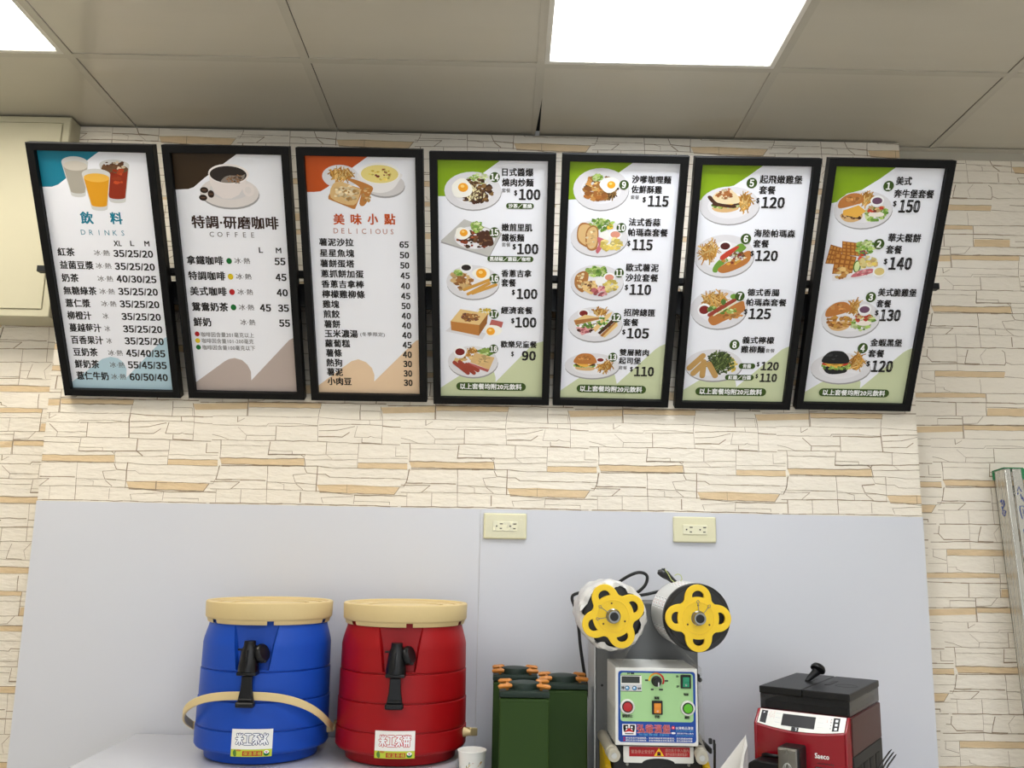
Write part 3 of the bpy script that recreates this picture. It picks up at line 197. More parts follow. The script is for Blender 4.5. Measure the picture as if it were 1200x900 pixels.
"s":[["poly","green",[[-153.7,678.8],[17.9,664],[-19.2,633.8],[-63.5,603.2],[-99.8,593.1],[-121.4,572.1],[-134.2,568.8],[-149.4,568.5]]],["poly","mgreen",[[-153.2,34.8],[-96.2,75],[-57.8,91.7],[-8,101.8],[14.6,79.6],[15.4,60.4],[117.7,167.3],[127.1,174.1],[152.6,185.8],[172.1,0],[-147.8,-6.8]]],["ell","shade",-50.7,550.1,76,48.5],["ell","plate",-52,553.5,76,48.5],["ell","plate2",-51.9,552.7,54.7,33],["fries",["fry","fry2","fry3"],-46.9,581.9,20.8,18.9,30],["clump",["lett","lett3","lett2"],-18.2,544.7,28.5,21.1,54,15],["ell","onion",-15.9,542.1,20.9,6.9],["clump",["tom","baconc","toast"],-20.2,557.2,19.8,9.9,18,16],["ell","plate2",-18.2,573.1,15.7,12.5],["ell","white",-18.9,577.6,17.4,12.5],["ell","purp",-18.8,576.8,13.1,8.8],["smooth","buns",[[-107.3,541],[-58.4,545.8],[-52.3,530.7],[-73.7,520.7],[-97.2,524.1]]],["clump",["meat","meat2"],-78.5,539.7,28.6,10.7,30,12],["poly","cheese",[[-103,550.6],[-65.1,564.6],[-43.8,549.9],[-64,532.4],[-103.3,539.2]]],["smooth","bunb",[[-115.2,556],[-116.1,574.8],[-95.9,592.1],[-69.7,594.5],[-54.5,581.7],[-56.8,572.3],[-83.8,562.3]]],["clump",["bun2","bunb"],-86.3,579.2,20.8,8.3,18,13],["ell","shade",-39.9,257.5,79.2,52.7],["ell","plate",-41.3,261.4,79.2,52.7],["ell","plate2",-41.2,260.5,57,35.8],["fries",["fry","fry2","fry3"],-36,292.2,21.7,20.6,30],["clump",["lett","lett3","lett2"],-6.1,251.8,29.7,22.9,54,15],["ell","onion",-3.6,249,21.8,7.5],["clump",["tom","baconc","toast"],-8.2,265.4,20.6,10.8,18,16],["ell","plate2",-6,282.4,16.3,13.6],["ell","white",-6.8,287.5,18.1,13.6],["ell","purp",-6.7,286.6,13.6,9.5],["smooth","buns",[[-98.9,247.8],[-48,253],[-41.6,236.6],[-63.9,225.8],[-88.4,229.4]]],["clump",["chick","fry","chick2"],-67.7,251.8,35.7,17.5,50,15],["smooth","bunb",[[-107.2,264.1],[-108.1,284.6],[-87.1,303.3],[-59.8,305.9],[-43.9,292],[-46.3,281.8],[-74.5,271]]],["clump",["bun2","bunb"],-77.1,289.3,21.7,9,18,13],["poly","plate2",[[-111.9,398.6],[3.4,397.1],[-1.3,377.1],[-104.9,363.8]]],["poly","waf",[[-122.7,461.2],[-88.6,452.1],[-95.8,408.8],[-130.2,410.1]]],["poly","waf2",[[-121.4,458.2],[-115.8,456.8],[-117,448.8],[-122.6,450]]],["poly","waf2",[[-123.2,445.6],[-117.7,444.5],[-118.9,436.5],[-124.5,437.4]]],["poly","waf2",[[-125.1,432.9],[-119.5,432.2],[-120.8,424.1],[-126.3,424.7]]],["poly","waf2",[[-127,420.2],[-121.4,419.8],[-122.6,411.7],[-128.2,412]]],["poly","waf2",[[-112.8,456],[-107.3,454.6],[-108.5,447],[-114,448.2]]],["poly","waf2",[[-114.7,443.9],[-109.1,442.8],[-110.3,435.1],[-115.9,436]]],["poly","waf2",[[-116.5,431.7],[-111,431],[-112.2,423.2],[-117.8,423.8]]],["poly","waf2",[[-118.4,419.5],[-112.8,419.1],[-114,411.3],[-119.6,411.6]]],["poly","waf2",[[-104.3,453.9],[-98.7,452.5],[-99.9,445.1],[-105.5,446.3]]],["poly","waf2",[[-106.1,442.2],[-100.6,441.1],[-101.8,433.7],[-107.3,434.6]]],["poly","waf2",[[-108,430.5],[-102.4,429.8],[-103.6,422.4],[-109.2,422.9]]],["poly","waf2",[[-109.8,418.8],[-104.2,418.4],[-105.4,410.9],[-111,411.2]]],["poly","waf2",[[-95.8,451.7],[-90.2,450.3],[-91.4,443.3],[-96.9,444.5]]],["poly","waf2",[[-97.6,440.5],[-92,439.5],[-93.2,432.4],[-98.8,433.3]]],["poly","waf2",[[-99.4,429.3],[-93.8,428.6],[-95,421.5],[-100.6,422]]],["poly","waf2",[[-101.2,418.1],[-95.6,417.7],[-96.8,410.5],[-102.4,410.8]]],["poly","waf",[[-94,470.7],[-50.1,466.5],[-42.9,431.6],[-89.8,434.5]]],["poly","waf2",[[-91.6,468.7],[-84.4,468],[-83.6,462.2],[-90.9,462.8]]],["poly","waf2",[[-90.5,459.7],[-83.2,459.1],[-82.4,453.2],[-89.8,453.8]]],["poly","waf2",[[-89.4,450.7],[-82,450.1],[-81.2,444.3],[-88.7,444.8]]],["poly","waf2",[[-88.4,441.6],[-80.8,441.1],[-80,435.2],[-87.7,435.7]]],["poly","waf2",[[-80.6,467.7],[-73.4,467],[-72.5,461.2],[-79.8,461.9]]],["poly","waf2",[[-79.3,458.7],[-72,458.1],[-71.1,452.3],[-78.5,452.9]]],["poly","waf2",[[-78,449.8],[-70.6,449.2],[-69.7,443.4],[-77.2,444]]],["poly","waf2",[[-76.8,440.8],[-69.2,440.3],[-68.3,434.5],[-75.9,435]]],["poly","waf2",[[-69.6,466.6],[-62.4,466],[-61.4,460.3],[-68.6,460.9]]],["poly","waf2",[[-68.1,457.8],[-60.8,457.2],[-59.8,451.4],[-67.2,452]]],["poly","waf2",[[-66.7,448.9],[-59.2,448.4],[-58.2,442.6],[-65.7,443.1]]],["poly","waf2",[[-65.2,440],[-57.6,439.5],[-56.6,433.8],[-64.2,434.2]]],["poly","waf2",[[-58.6,465.6],[-51.4,465],[-50.3,459.3],[-57.5,459.9]]],["poly","waf2",[[-56.9,456.8],[-49.6,456.2],[-48.5,450.5],[-55.8,451.1]]],["poly","waf2",[[-55.3,448],[-47.8,447.5],[-46.7,441.8],[-54.2,442.3]]],["poly","waf2",[[-53.6,439.2],[-46.1,438.7],[-44.9,433],[-52.5,433.5]]],["poly","waf",[[-106.1,440.1],[-50.3,429.5],[-55.4,385.9],[-108.4,382.8]]],["poly","waf2",[[-103.5,436.7],[-94.4,435.1],[-94.9,426.3],[-103.9,427.6]]],["poly","waf2",[[-104.1,422.7],[-95.2,421.6],[-95.6,412.8],[-104.5,413.5]]],["poly","waf2",[[-104.7,408.5],[-95.9,408],[-96.3,399.2],[-105.1,399.3]]],["poly","waf2",[[-105.3,394.4],[-96.6,394.4],[-97.1,385.5],[-105.7,385.1]]],["poly","waf2",[[-89.6,434.2],[-80.5,432.6],[-81.1,424.4],[-90.1,425.7]]],["poly","waf2",[[-90.3,421],[-81.4,420],[-82,411.7],[-90.8,412.4]]],["poly","waf2",[[-91.1,407.8],[-82.3,407.3],[-82.9,399],[-91.6,399.1]]],["poly","waf2",[[-91.9,394.5],[-83.2,394.5],[-83.8,386.2],[-92.4,385.8]]],["poly","waf2",[[-75.6,431.8],[-66.6,430.2],[-67.3,422.5],[-76.3,423.7]]],["poly","waf2",[[-76.6,419.4],[-67.6,418.3],[-68.3,410.6],[-77.2,411.3]]],["poly","waf2",[[-77.5,407],[-68.7,406.5],[-69.4,398.8],[-78.2,398.9]]],["poly","waf2",[[-78.5,394.5],[-69.8,394.6],[-70.5,386.8],[-79.1,386.4]]],["poly","waf2",[[-61.7,429.3],[-52.6,427.7],[-53.4,420.5],[-62.4,421.8]]],["poly","waf2",[[-62.8,417.8],[-53.9,416.7],[-54.7,409.6],[-63.6,410.3]]],["poly","waf2",[[-64,406.2],[-55.1,405.7],[-55.9,398.5],[-64.7,398.7]]],["poly","waf2",[[-65.1,394.6],[-56.4,394.7],[-57.2,387.5],[-65.8,387.1]]],["clump",["lett","lett2","lett3","lett"],-31,455.3,23.9,18.1,60,14],["clump",["purp","lett2","tom"],-36.3,439.5,11.6,7.9,16,11],["clump",["tom"],-40.6,429.7,9.7,7.9,6,14],["ell","cuke",-45.2,404,10.1,16.7],["ell","lett3",-45.2,404,7,13.2],["clump",["scram","scram2","toast6"],-17.3,417.2,21.3,15.1,24,19],["clump",["chick2","chick","fry3"],-82.6,385.4,21.4,14.4,26,16],["smooth","ham",[[-57.8,375.9],[-38.8,392.2],[-4.7,398.9],[-1.2,389],[-32.8,378.4]]],["clump",["ham2","ham"],-26.4,387.7,21.4,6.4,14,10],["ell","plate2",16.6,387.8,15.8,14.4],["ell","white",15.8,392.6,17.5,14.4],["ell","must",15.9,391.8,13.1,10.1],["ell","shade",-45.4,115,83,44.6],["ell","plate",-46.9,119.1,82.9,44.5],["ell","plate2",-46.7,118.2,59.7,30.3],["fries",["fry","fry2","fry3"],-5.1,138.8,22,29.8,44],["clump",["lett","lett2","lett3"],-62.7,125.5,40.4,11.8,50,13],["blob","buns",-61.5,117.2,32.9,9.8],["clump",["lett","lett2","lett3"],-62.7,125.7,35.7,6.1,40,11],["blob","tom",-63.4,130.5,34.9,7.3],["poly","cheese",[[-96,133.4],[-35.4,134.7],[-58.3,119.7],[-76.7,123]]],["clump",["mayo","lett2"],-64.1,135.3,32.1,3,16,8],["dome","bunk",-64.1,135.3,35.6,33.4],["clump",["bunk2","bunk"],-70.1,152,21.3,7.9,22,10],["blob","bunk",-61.1,114.3,32.3,13.6],["poly","cheese",[[-90.6,127.1],[-41.7,127.3],[-61,113.4]]],["clump",["lett","lett2"],-61.7,118.8,36.1,4.5,24,10],["late","badge",3.8,615,13.6,13.5],["late","badge",3.4,464.9,13.9,14.1],["late","badge",4.4,321.6,13.6,14.2],["late","badge",4.6,178.2,13.9,14.8],["pill","badge",0.4,47.3,97.7,11.6]]},
]
# ---------------------------------------------------------------- printed graphics
INK = dict(K='1d1a1a', baconc='8c3b2c', badge='3a521a', bean='2a1a12', bean2='6d4c36', bowl='e9e6e6', bowl2='f3f1f0', brownk='33211b', bun2='d99a55', bunb='bb773a',
 bunc='e6d3ac', bunk='1b1b1d', bunk2='3a3a3e', bunp='b5703c', buns='d8b07a', cheese='e8b04a', chick='a4662e', chick2='c28a48', chick3='bd9558', coffee='2a221f', corn='e8c23c', corn2='f1d970',
 crust='a9713c', cuke='557a34', cup='e3dad8', cuprim='f0e9e7', dbrown='33230f', dgreen='0f6a2e', dred='b01c20', dyel='dcc01e', eggw='f6f3ea', foam='a1734a', foam2='8a8078', foam3='5b4434',
 fry='d09a45', fry2='b37a30', fry3='e3bd76', glass='cfcfcd', gnood='4f5f2e', gnood2='75864a', gnood3='36431f', gray='6d6a6a', green='84a60f', ham='c46a72', ham2='e0a0a0', ice='d9c6a8',
 icebr='6d4224', ketch='7a1f1c', lblue='b4cfdc', lett='a9c765', lett2='6f9a3a', lett3='d3e0a0', lorange='c08c80', lteal='5d93a8', mayo='f2eddc', mbrown='b9aaa3', meat='4a2a1c', meat2='7d5638',
 mgreen='cbd2aa', milk='a8a296', milk2='cfc8bd', mtan='e6c9a8', must='d9c27c', nood='6b4a2c', nood2='a57d4a', nood3='4a2f1c', nood4='8f6c34', oj='dc9a1c', oj2='e8b348', onion='efe6da', orange='c04f12',
 pale='e7e6c4', pale2='efe3b4', pearl='efeeea', pinks='d9927c', plate='dedce0', plate2='e8e6ea', plateg='c2c0bc', purp='6d4a63', sauce='8a3c20', sauce2='b3562c', saucer='dcd5d3', saucer2='d2cecf',
 saus='9c4030', scram='e9cf66', scram2='f3e29a', shade='9c9a9b', soup='e6d483', soup2='d8c25a', soy='241a18', soy2='55221e', spam='b5605a', tea='8f2d12', tea2='6a4a2e', tea3='c04a20', teal='157a93',
 toast='d8b47c', toast2='c99a58', toast3='b97a3a', toast4='efdcb4', toast5='96612c', toast6='e3c183', toast7='7a4a3c', tom='c2402c', waf='96591f', waf2='c4863c', white='f2f2f2', yolk='f0a426', yolk2='fbd27a',
 paper='eeeff6', blue='17479e', pgreen='a5cf94', red='c41e24', black='101010', pink='f29aa0', lab='eceae4', lime='b9c43a', steel='c9cbcf', yellow='f0c81e', sky='5aa5d8', steel2='8a8c90', tan='c9a66a', navy='1d2c63', lgreen='62bd2f', green2='0f8a5f', amber='e8952a', dk='3c3f3c')
GLYPH = {}
def load_glyphs(strings):
    objs = []
    for s in strings:
        cu = bpy.data.curves.new('g', 'FONT'); cu.body = s; cu.size = 1; cu.resolution_u = 2; cu.space_character = 1.06
        o = bpy.data.objects.new('g', cu); COL.objects.link(o); objs.append((s, o))
    bpy.context.view_layer.update(); dg = bpy.context.evaluated_depsgraph_get()
    for s, o in objs:
        me = bpy.data.meshes.new_from_object(o.evaluated_get(dg))
        vs = [(v.co.x, v.co.y) for v in me.vertices]; fs = [tuple(p.vertices) for p in me.polygons]
        bpy.data.meshes.remove(me)
        x0 = min(v[0] for v in vs); x1 = max(v[0] for v in vs); y0 = min(v[1] for v in vs); y1 = max(v[1] for v in vs)
        GLYPH[s] = ([((x - x0) / (x1 - x0) - .5, (y - y0) / (y1 - y0) - .5) for x, y in vs], fs, (x1 - x0) / (y1 - y0))
    for s, o in objs:
        cu = o.data; bpy.data.objects.remove(o); bpy.data.curves.remove(cu)
def clip_poly(pts, x0, x1, y0, y1):
    for ax, lim, sg in ((0, x0, 1), (0, x1, -1), (1, y0, 1), (1, y1, -1)):
        out = []
        for i in range(len(pts)):
            a, b = pts[i - 1], pts[i]; da = (a[ax] - lim) * sg; db = (b[ax] - lim) * sg
            if (da >= 0) != (db >= 0):
                t = da / (da - db); out.append((a[0] + (b[0] - a[0]) * t, a[1] + (b[1] - a[1]) * t))
            if db >= 0: out.append(b)
        pts = out
        if not pts: return pts
    return pts
class Print:
    """flat layers of ink on one sheet, joined into one mesh with a colour per face"""
    def __init__(s, rect=None, step=.01, scale=.41): s.v = []; s.f = []; s.c = []; s.z = 0; s.step = step; s.rect = rect; s.k = scale; s.rnd = random.Random(7); s.base = None; s.top = 0
    def poly(s, pts, col):
        s.top = max(s.top, s.z)
        if s.rect: pts = clip_poly(list(pts), *s.rect)
        if len(pts) < 3: return
        s.z += s.step; k = len(s.v); s.v += [(x, y, s.z) for x, y in pts]; s.f.append(tuple(range(k, k + len(pts)))); s.c.append(col)
    def rect_(s, x0, y0, x1, y1, col, r=0, nx=1):
        if nx > 1:
            s.z += s.step
            for i in range(nx):
                a = x0 + (x1 - x0) * i / nx; b = x0 + (x1 - x0) * (i + 1) / nx; k = len(s.v)
                s.v += [(a, y0, s.z), (b, y0, s.z), (b, y1, s.z), (a, y1, s.z)]; s.f.append((k, k + 1, k + 2, k + 3)); s.c.append(col)
            return
        if not r: return s.poly([(x0, y0), (x1, y0), (x1, y1), (x0, y1)], col)
        pts = []
        if y1 < y0: y0, y1 = y1, y0
        for cx, cy, a in ((x1 - r, y1 - r, 0), (x0 + r, y1 - r, 90), (x0 + r, y0 + r, 180), (x1 - r, y0 + r, 270)):
            pts += [(cx + r * math.cos(R(a + t)), cy + r * math.sin(R(a + t))) for t in range(0, 91, 15)]
        s.poly(pts, col)
    def ell(s, cx, cy, rx, ry, col, n=28): s.poly([(cx + rx * math.cos(2 * PI * i / n), cy + ry * math.sin(2 * PI * i / n)) for i in range(n)], col)
    def blob(s, cx, cy, rx, ry, col, j=.13, n=18):
        p = [s.rnd.uniform(0, 6.3) for _ in range(3)]
        s.poly([(cx + rx * (1 + j * (math.sin(2 * a + p[0]) + .7 * math.sin(3 * a + p[1]) + .5 * math.sin(5 * a + p[2])) * .5) * math.cos(a), cy + ry * (1 + j * (math.sin(3 * a + p[1]) + .7 * math.sin(2 * a + p[2])) * .5) * math.sin(a)) for a in [2 * PI * i / n for i in range(n)]], col)
    def smooth(s, pts, col):
        n = len(pts); out = []
        for i in range(n):
            p0, p1, p2, p3 = [pts[(i + d) % n] for d in (-1, 0, 1, 2)]
            for t in (0, .25, .5, .75):
                out.append(tuple(.5 * ((2 * p1[q]) + (-p0[q] + p2[q]) * t + (2 * p0[q] - 5 * p1[q] + 4 * p2[q] - p3[q]) * t * t + (-p0[q] + 3 * p1[q] - 3 * p2[q] + p3[q]) * t ** 3) for q in (0, 1)))
        s.poly(out, col)
    def stick(s, x, y, dx, dy, r, col):
        l = math.hypot(dx, dy); ux, uy = dx / l, dy / l; nx, ny = -uy, ux; pts = []
        for t in range(-90, 91, 30): pts.append((x + dx + r * (ux * math.cos(R(t)) + nx * math.sin(R(t))), y + dy + r * (uy * math.cos(R(t)) + ny * math.sin(R(t)))))
        for t in range(90, 271, 30): pts.append((x + r * (ux * math.cos(R(t)) + nx * math.sin(R(t))), y + r * (uy * math.cos(R(t)) + ny * math.sin(R(t)))))
        s.poly(pts, col)
    def tones(s, cols):
        c = Vector(INKL[s.rnd.choice(cols)]) * s.rnd.uniform(.55, 1.12)
        return tuple(min(1, x) for x in c)
    def shape(s, q):
        if q[1] == 'shade':                                                    # a new dish starts: its ink lies straight on the sheet again
            if s.base is None: s.base = s.z
            s.z = s.base
        if q[0] in ('late', 'pill'): s.z = s.top
        kind, col = q[0], q[1]; one = (lambda: INKL[col]) if isinstance(col, str) else (lambda: s.tones(col))
        if kind in ('poly', 'smooth'): getattr(s, kind)([tuple(p) for p in q[2]], one()); return
        cx, cy, rx, ry = q[2:6]
        if kind == 'ell' or kind == 'late': s.ell(cx, cy, rx, ry, one())
        elif kind == 'pill': s.rect_(cx - rx, cy - ry, cx + rx, cy + ry, one(), ry * .999)
        elif kind == 'blob': s.blob(cx, cy, rx, ry, one())
        elif kind == 'ring':
            s.ell(cx, cy, rx, ry, one()); s.ell(cx - 1, cy, rx * .55, ry * .55, INKL['saucer'])
        elif kind == 'dome':
            s.smooth([(cx - rx, cy - ry * .02), (cx - rx * .97, cy + ry * .45), (cx - rx * .55, cy + ry * .9), (cx, cy + ry), (cx + rx * .55, cy + ry * .9), (cx + rx * .97, cy + ry * .45), (cx + rx, cy - ry * .02), (cx, cy - ry * .14)], one())
        elif kind == 'clump':
            n, sz = q[6], q[7] * s.k
            for _ in range(n):
                a = s.rnd.uniform(0, 2 * PI); d = math.sqrt(s.rnd.random()); z = sz * s.rnd.uniform(.55, 1.25)
                s.blob(cx + rx * d * math.cos(a), cy + ry * d * math.sin(a), z, z * s.rnd.uniform(.45, .9), s.tones(col), .35, 9)
        elif kind == 'fries':
            s.blob(cx, cy - ry * .1, rx * .75, ry * .72, tuple(v * .72 for v in INKL[col[1]]))
            for _ in range(q[6]):
                a = s.rnd.uniform(0, 2 * PI); d = math.sqrt(s.rnd.random()) * .75; x = cx + rx * d * math.cos(a); y = cy + ry * d * math.sin(a)
                w = R(s.rnd.uniform(20, 160)); l = min(rx, ry) * s.rnd.uniform(.35, .7) + 2.5; t = s.rnd.uniform(1.0, 1.8)
                ux, uy = math.cos(w) * l, math.sin(w) * l; nx, ny = -math.sin(w) * t, math.cos(w) * t
                s.poly([(x - ux + nx, y - uy + ny), (x - ux - nx, y - uy - ny), (x + ux - nx, y + uy - ny), (x + ux + nx, y + uy + ny)], s.tones(col))
        elif kind == 'stick': s.stick(cx, cy, q[6], q[7], rx, one())
    def text(s, st, cx, cy, w, h, col, bold=1, mode=0):
        c = INKL[col] if isinstance(col, str) else col
        if len(st) > 0 and all(q in '0123456789/' for q in st):                # numerals: one cell each, sturdy figures
            cw = [.5 if q == '/' else 1 for q in st]; u = w / (sum(cw) - .08); x = cx - w / 2 - u * .04
            for q, k in zip(st, cw):
                g = q if q == '/' else chr(0xFF10 + int(q))
                s._glyph(g, x + u * k / 2, cy, min(h * GLYPH[g][2] * 1.1, u * k * .94), h, c, .055 if bold else .006); x += u * k
            return
        if mode == 1:
            n = len(st); g = w / (n - .25)
            for i, ch in enumerate(st):
                a = GLYPH[ch][2]; s.text(ch, cx - w / 2 + g * (i + .375), cy, min(h * a, g), h, col, bold)
            return
        s._glyph(st, cx, cy, w, h, c, .033 if bold == 1 else .008 if bold == 0 else bold)
    def _glyph(s, st, cx, cy, w, h, c, bold):
        vs, fs, a = GLYPH[st]
        d = h * bold; z = max(s.z, s.top) + s.step * 6
        for ox, oy in ((-d, -d * .6), (d, -d * .6), (-d, d * .6), (d, d * .6)) if bold else ((-d, 0), (d, 0)):
            z += s.step * .5; k = len(s.v)
            s.v += [(cx + x * (w - 2 * d) + ox, cy + y * h + oy, z) for x, y in vs]
            for f in fs: s.f.append(tuple(i + k for i in f)); s.c.append(c)
        s.ztop = z
    def build(s, name, parent, mapf, m=None):
        me = bpy.data.meshes.new(name); me.from_pydata([mapf(*p) for p in s.v], [], s.f)
        at = me.attributes.new('ink', 'FLOAT_COLOR', 'CORNER'); buf = []
        for f, c in zip(s.f, s.c): buf += (list(c) + [1.0]) * len(f)
        at.data.foreach_set('color', buf)
        me.materials.append(m or print_mat('printed_sheet')); me.update()
        o = bpy.data.objects.new(name, me); COL.objects.link(o); o.parent = parent
        return o
INKL = {k: hx(v) for k, v in INK.items()}
# ---------------------------------------------------------------- the room
ZC = 2.7274; XL, XR, YB, YW = -3.3, 3.3, -6.0, .055
m_white = mat('white_wall_paint', 'dcdad4', .6)
m_floor = mat('pale_floor_tile', 'd4cfc6', .35, nscale=4, var=.1)
m_tile = mat('gloss_ceiling_panel', 'bab4a5', .13, nscale=3, var=.03, stretch=(1, 6, 1))
m_bar = mat('ceiling_bar', 'b3ad9f', .25)
m_dark = mat('dark_void', '0b0b0a', .9)
m_stone = mat('ledge_stone_paper', 'ebe2d2', .5, nscale=7, var=.07, bump=.9, bscale=34, stretch=(1, 1, 2.6))
m_joint = mat('ledge_stone_joint', '9c8870', .7, nscale=30, var=.25)
m_tan = mat('ledge_stone_tan', 'dcc29a', .5, nscale=25, var=.12, bump=.8, bscale=34, stretch=(1, 1, 2.6))
m_board = mat('white_laminate', 'cfd0d6', .32, nscale=2, var=.012)
m_edge = mat('board_edge', 'c9c2b2', .6)
struct(MB().box((0, -3, -.05), (6.7, 6.3, .1)).build('floor', m_floor))
for nm, c, d in (('wall_left', (XL - .05, -3, 1.4), (.1, 6.3, 2.9)), ('wall_right', (XR + .05, -3, 1.4), (.1, 6.3, 2.9)), ('wall_back', (0, YB - .05, 2.55), (6.8, .1, .6))):
    struct(MB().box(c, d).build(nm, m_white))
MB_ = MB().box((-2.55, YB - .05, 1.1), (1.7, .1, 2.3)).box((3.1, YB - .05, 1.1), (.6, .1, 2.3)).box((.55, YB - .05, .1), (4.5, .1, .25)); struct(MB_.build('wall_back', m_white))
w_ = MB()
for x in (-1.68, -.2, 1.3, 2.78): w_.box((x, YB - .05, 1.24), (.06, .06, 2.04))
w_.box((.55, YB - .05, .25), (4.5, .06, .06)).box((.55, YB - .05, 2.23), (4.5, .06, .06)); struct(w_.build('added_window_1', mat('window_frame', '55575a', .4, metal=.4)))  # unseen window, added to go with the frontal fill light
# stone-pattern wallpaper: one traced repeat laid over each surface
def parse(s): return [[tuple(int(n) / 1e4 for n in q.split(',')) for q in l.split()] for l in s.split('|')]
TANS, JOINTS = parse(TAN), parse(JOINT)
PU, PV = .5265, .5105
def clip_seg(a, b, x0, x1, y0, y1):
    t0, t1 = 0, 1; dx, dy = b[0] - a[0], b[1] - a[1]
    for p, q in ((-dx, a[0] - x0), (dx, x1 - a[0]), (-dy, a[1] - y0), (dy, y1 - a[1])):
        if p == 0:
            if q < 0: return None
        else:
            t = q / p
            if p < 0: t0 = max(t0, t)
            else: t1 = min(t1, t)
    return None if t0 >= t1 else ((a[0] + dx * t0, a[1] + dy * t0), (a[0] + dx * t1, a[1] + dy * t1))
def papered(mb, x0, x1, z0, z1, org, y):
    rnd = random.Random(3)
    mb.raw([(x0, y, z0), (x1, y, z0), (x1, y, z1), (x0, y, z1)], [(0, 1, 2, 3)], 0)
    for i in range(int((x0 - org[0]) / PU) - 2, int((x1 - org[0]) / PU) + 2):
        for j in range(int((z0 - org[1]) / PV) - 2, int((z1 - org[1]) / PV) + 2):
            ox, oz = org[0] + i * PU, org[1] + j * PV
            for t in TANS:
                p = clip_poly([(ox + a, oz + b) for a, b in t], x0, x1, z0, z1)
                if len(p) > 2: mb.raw([(a, y - .0003, b) for a, b in p], [tuple(range(len(p)))], 2)
            rnd.seed(5)
            for l in JOINTS:
                w0 = rnd.choice((.0005, .0006, .0008, .0011))
                for a, b in zip(l, l[1:]):
                    n = max(1, int(math.hypot(b[0] - a[0], b[1] - a[1]) / .02)); pr = a
                    for k in range(1, n + 1):
                        nx = (a[0] + (b[0] - a[0]) * k / n + (rnd.uniform(-.0012, .0012) if k < n else 0), a[1] + (b[1] - a[1]) * k / n + (rnd.uniform(-.001, .001) if k < n else 0))
                        s = clip_seg((ox + pr[0], oz + pr[1]), (ox + nx[0], oz + nx[1]), x0, x1, z0, z1); pr = nx
                        if not s: continue
                        (xa, za), (xb, zb) = s; L = math.hypot(xb - xa, zb - za)
                        if L < 1e-5: continue
                        w = w0 * rnd.uniform(.7, 1.4); ux, uz = (xb - xa) / L, (zb - za) / L; px, pz = -uz * w, ux * w; e = .0006
                        mb.raw([(xa + px - ux * e, y - .0006, za + pz - uz * e), (xa - px - ux * e, y - .0006, za - pz - uz * e), (xb - px + ux * e, y - .0006, zb - pz + uz * e), (xb + px + ux * e, y - .0006, zb + pz + uz * e)], [(0, 1, 2, 3)], 1)
w = MB(); w.box((0, YW + .06, 1.4), (6.8, .118, 2.9), 3)
papered(w, XL, -1.2, 0, ZC, (-1.404, 1.632), YW); papered(w, 1.2, XR, 0, ZC, (1.311, 1.7286), YW)
struct(w.build('wall_front', [m_stone, m_joint, m_tan, m_white]))
w = MB(); w.box((0, YW / 2 + .0005, ZC / 2), (2.44, YW - .001, ZC - .004), 3)
papered(w, -1.22, 1.22, 1.55, ZC - .004, (-.2018 , 1.7469), -.0004)
struct(w.build('trim_1', [m_stone, m_joint, m_tan, m_edge]))                     # the papered boarding that stands proud of the wall
for k, (a, b) in enumerate(((-1.22, -.0003), (.0003, 1.22))):
    struct(MB().box(((a + b) / 2, -.003, .81), (b - a, .004, 1.62), bevel=.0003).build('trim_%d' % (k + 2), m_board))
struct(MB().box((2.27, YW - .012, ZC - .0015), (2.1, .024, .003)).box((2.27, YW - .001, ZC - .014), (2.1, .002, .028)).build('trim_4', m_bar))
struct(MB().box((-2.27, YW - .012, ZC - .0015), (2.1, .024, .003)).box((-2.27, YW - .001, ZC - .014), (2.1, .002, .028)).build('trim_5', m_bar))
# ceiling: lay-in panels and bars, light panels in some bays
X0, Y0, MOD, BAR = -1.0635, -.391, .6002, .011
lights = {(i, j) for i in (-4, -1, 2) for j in (0, 3, 6)} | {(5, 3), (5, 6)}  # far-right pair is added out of view to brighten the right side
ce = MB(); ce.box((0, -3, ZC + .06), (6.8, 6.3, .04), 2)
rows = [YW] + [Y0 - k * MOD for k in range(10)]
for j in range(-1, 9):
    ya, yb = (Y0, YW) if j < 0 else (Y0 - (j + 1) * MOD, Y0 - j * MOD)
    for i in range(-5, 8):
        xa = X0 + i * MOD; xb = xa + MOD
        if (i, j) in lights: continue
        g = BAR - .003; lo = ya + g; hi = yb - (g if j >= 0 else 0)
        g0 = BAR + (.0014 if i <= 1 else -.003); g1 = BAR + (.0014 if i >= 3 else -.003)
        if j >= 0: lo = ya + BAR + .0008
        pts = [(xa + g0, lo), (xb - g1, lo), (xb - g1, hi), (xa + g0, hi)]
        if (i, j) == (2, -1): pts[0] = (xa + BAR - .001, lo); pts[3] = (xa + BAR, hi)
        ce.raw([(x, y, ZC + .0025) for x, y in pts], [(0, 1, 2, 3)], 0)
for i in range(-5, 9):
    x = X0 + i * MOD
    if i == 2:                                                                # this bar has bent: a dark wedge opens beside it
        ce.box((x, -3.2, ZC + .0012), (2 * BAR, 5.62, .003), 1); ce.prism([(x - BAR, -.39), (x + BAR, -.39), (x + BAR, -.24), (x + BAR - .013, .0), (x + BAR - .014, YW), (x - BAR - .003, YW)], ZC - .0003, ZC + .0027, 1)
    else: ce.box((x, -2.97, ZC + .0012), (2 * BAR, 6.05, .003), 1)
for k in range(10): ce.box((0, Y0 - k * MOD, ZC + .0014), (6.6, 2 * BAR, .003), 1)
struct(ce.build('ceiling', [m_tile, m_bar, m_dark]))
m_cool = light_mat('led_panel_cool', LED_COOL, LED); m_warm = light_mat('led_panel_warm', LED_WARM, LED)
m_lf = mat('light_frame', 'cfccc2', .4)
